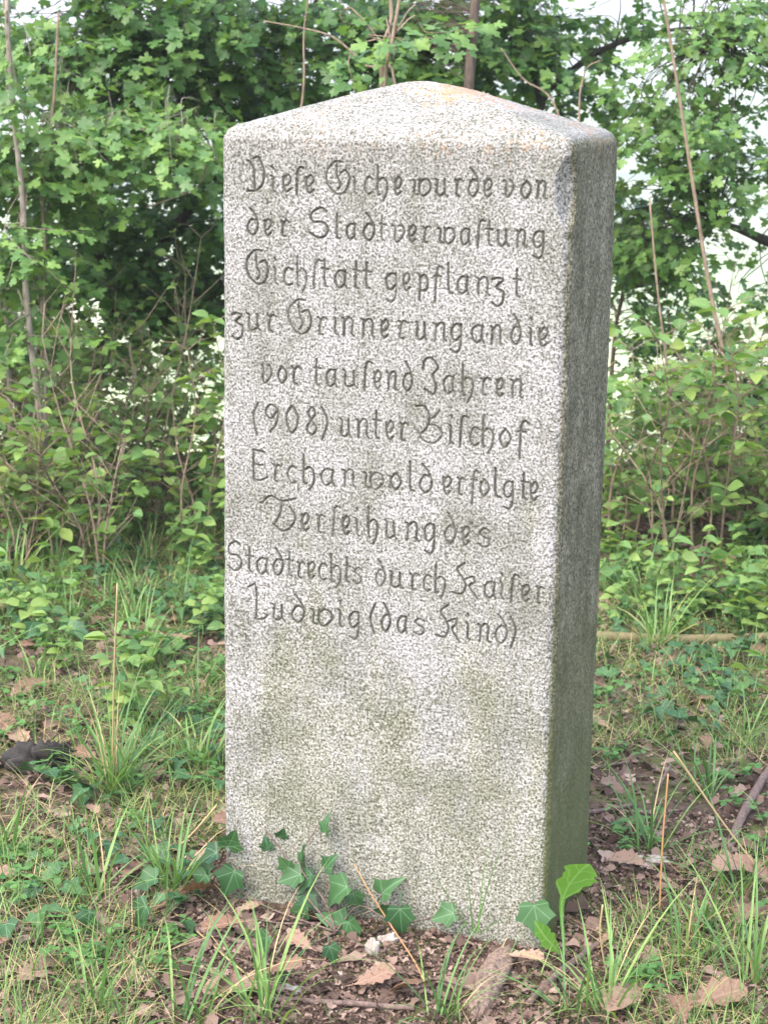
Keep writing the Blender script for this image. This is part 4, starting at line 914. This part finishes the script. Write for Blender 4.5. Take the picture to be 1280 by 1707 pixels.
vs = MB(); vs.tube(curve([b3, face_pt(910, 1560, .03), face_pt(895, 1538, .03)], 8)-b3, .0015, 5); vs.build('stem', MAT['twig'], iv3)
ivy_leaf(893, 1530, .072, 285, .03, iv3, b3)
for i, (px, py, s_, a_, lab) in enumerate(((245, 1500, .075, 200, 'single broad ivy leaf above the reddish stick'), (232, 1556, .08, 230, 'single ivy leaf lying over the end of the reddish stick'), (148, 1566, .06, 265, 'rounded ivy leaf at lower left with pale veins'))):
    b4 = gpt(px, py); r4 = tag(empty('ivy_sprout', b4), lab, 'ivy')
    vs = MB(); vs.tube(curve([b4*0, np.array([.005, .01, .015]), np.array([.0, .0, .03])], 6), .0012, 4); vs.build('stem', MAT['twig'], r4)
    ivy_leaf(px, py, s_, a_, P=gpt(px, py, .04), parent=r4, base=b4, tilt=.9)

# ------------------------------------------------------------------ fresh green plant at the right corner
b5 = gpt(940, 1600); gp = tag(empty('dandelion_plant', b5), 'fresh light green plant with one tall upright leaf at the right corner of the stone', 'plant')
def lush(pts, wmax, ts, ws, twist, nm='leaf'):
    ax = curve(pts, 24)-b5; t = np.linspace(0, 1, len(ax)); w_ = np.interp(t, ts, ws)*wmax
    tg = unit(np.gradient(ax, axis=0)); side = unit(np.cross(tg, twist))
    nrm = np.cross(side, tg); wav = 1+.14*np.sin(t*31)+.1*np.sin(t*67+1)
    Vv = np.stack([ax-side*(w_*wav)[:, None]+nrm*(w_*.35)[:, None], ax, ax+side*(w_*(2-wav))[:, None]+nrm*(w_*.25)[:, None]], 1).reshape(-1, 3); T = []
    for i in range(len(ax)-1):
        for j in (0, 1): T += [(3*i+j, 3*i+j+1, 3*i+j+4), (3*i+j, 3*i+j+4, 3*i+j+3)]
    mb = MB(); lv = np.stack([np.tile([-1, 0, 1], len(ax))*np.repeat(w_, 3)*8, np.repeat(t, 3)], 1); mb.add(Vv, T, .5, lv); mb.build(nm, MAT['lush'], gp)
ya = b5[1]
lush([b5, A(938, 1560, ya), A(935, 1512, ya), A(945, 1480, ya-.01), A(966, 1452, ya-.03), A(982, 1440, ya-.05)], .029, [0, .3, .5, .62, .8, .93, 1], [.1, .13, .22, .85, 1.15, .9, .1], np.array([.3, -1, .35]))
lush([b5, A(925, 1580, ya-.02), A(908, 1562, ya-.05), A(890, 1535, ya-.07)], .017, [0, .25, .55, .85, 1], [.15, .25, 1, .8, .05], np.array([.1, -1, .6]))
# grass sprigs against the stone
for lab, bx, by, tips in (('thin grass sprig against the right half of the stone face', 790, 1565, ((680, 1422), (772, 1430), (845, 1395), (812, 1405), (880, 1540))),):
    b6 = gpt(bx, by); sp_ = tag(empty('grass_sprig', b6), lab, 'grass sprig')
    for i, (tx, ty) in enumerate(tips):
        P1 = face_pt(tx, ty, .05); P0 = face_pt(bx+i*4-6, by-10, .03); m_ = (P0+P1)/2+np.array([0, 0, .02])
        ax = curve([P0, m_, P1], 9)-b6; wv = np.linspace(.0016, .0003, len(ax))[:, None]
        Vv = np.stack([ax-EX*wv, ax+EX*wv], 1).reshape(-1, 3); T = []
        for k in range(len(ax)-1): T += [(2*k, 2*k+1, 2*k+3), (2*k, 2*k+3, 2*k+2)]
        mb = MB(); mb.add(Vv, T, R.uniform(0, .6)); mb.build('blade', MAT['tuft'], sp_)

# ------------------------------------------------------------------ thin haze added round the scene to whiten the far valley
m, nt, N, L = newmat('haze')
v = N.new('ShaderNodeVolumePrincipled'); v.inputs['Color'].default_value = (1, 1, .98, 1); v.inputs['Density'].default_value = .0016; v.inputs['Anisotropy'].default_value = .2
out = N.new('ShaderNodeOutputMaterial'); L.new(v.outputs[0], out.inputs['Volume'])
HX, HY0, HZ0, HZ1 = 2700, 2700, float(GV[:, 2].min())-1, float(GV[:, 2].max())+3
Vb = np.array([(x, y, z) for z in (HZ0, HZ1) for y in (-HY0, HY0) for x in (-HX, HX)], float)
Fb = np.array([(0, 2, 3, 1), (4, 5, 7, 6), (0, 1, 5, 4), (2, 6, 7, 3), (0, 4, 6, 2), (1, 3, 7, 5)])
tag(make_mesh('haze', Vb, Fb, m, smooth=False), 'thin haze added to whiten the valley beyond the trees', 'haze', kind='stuff')
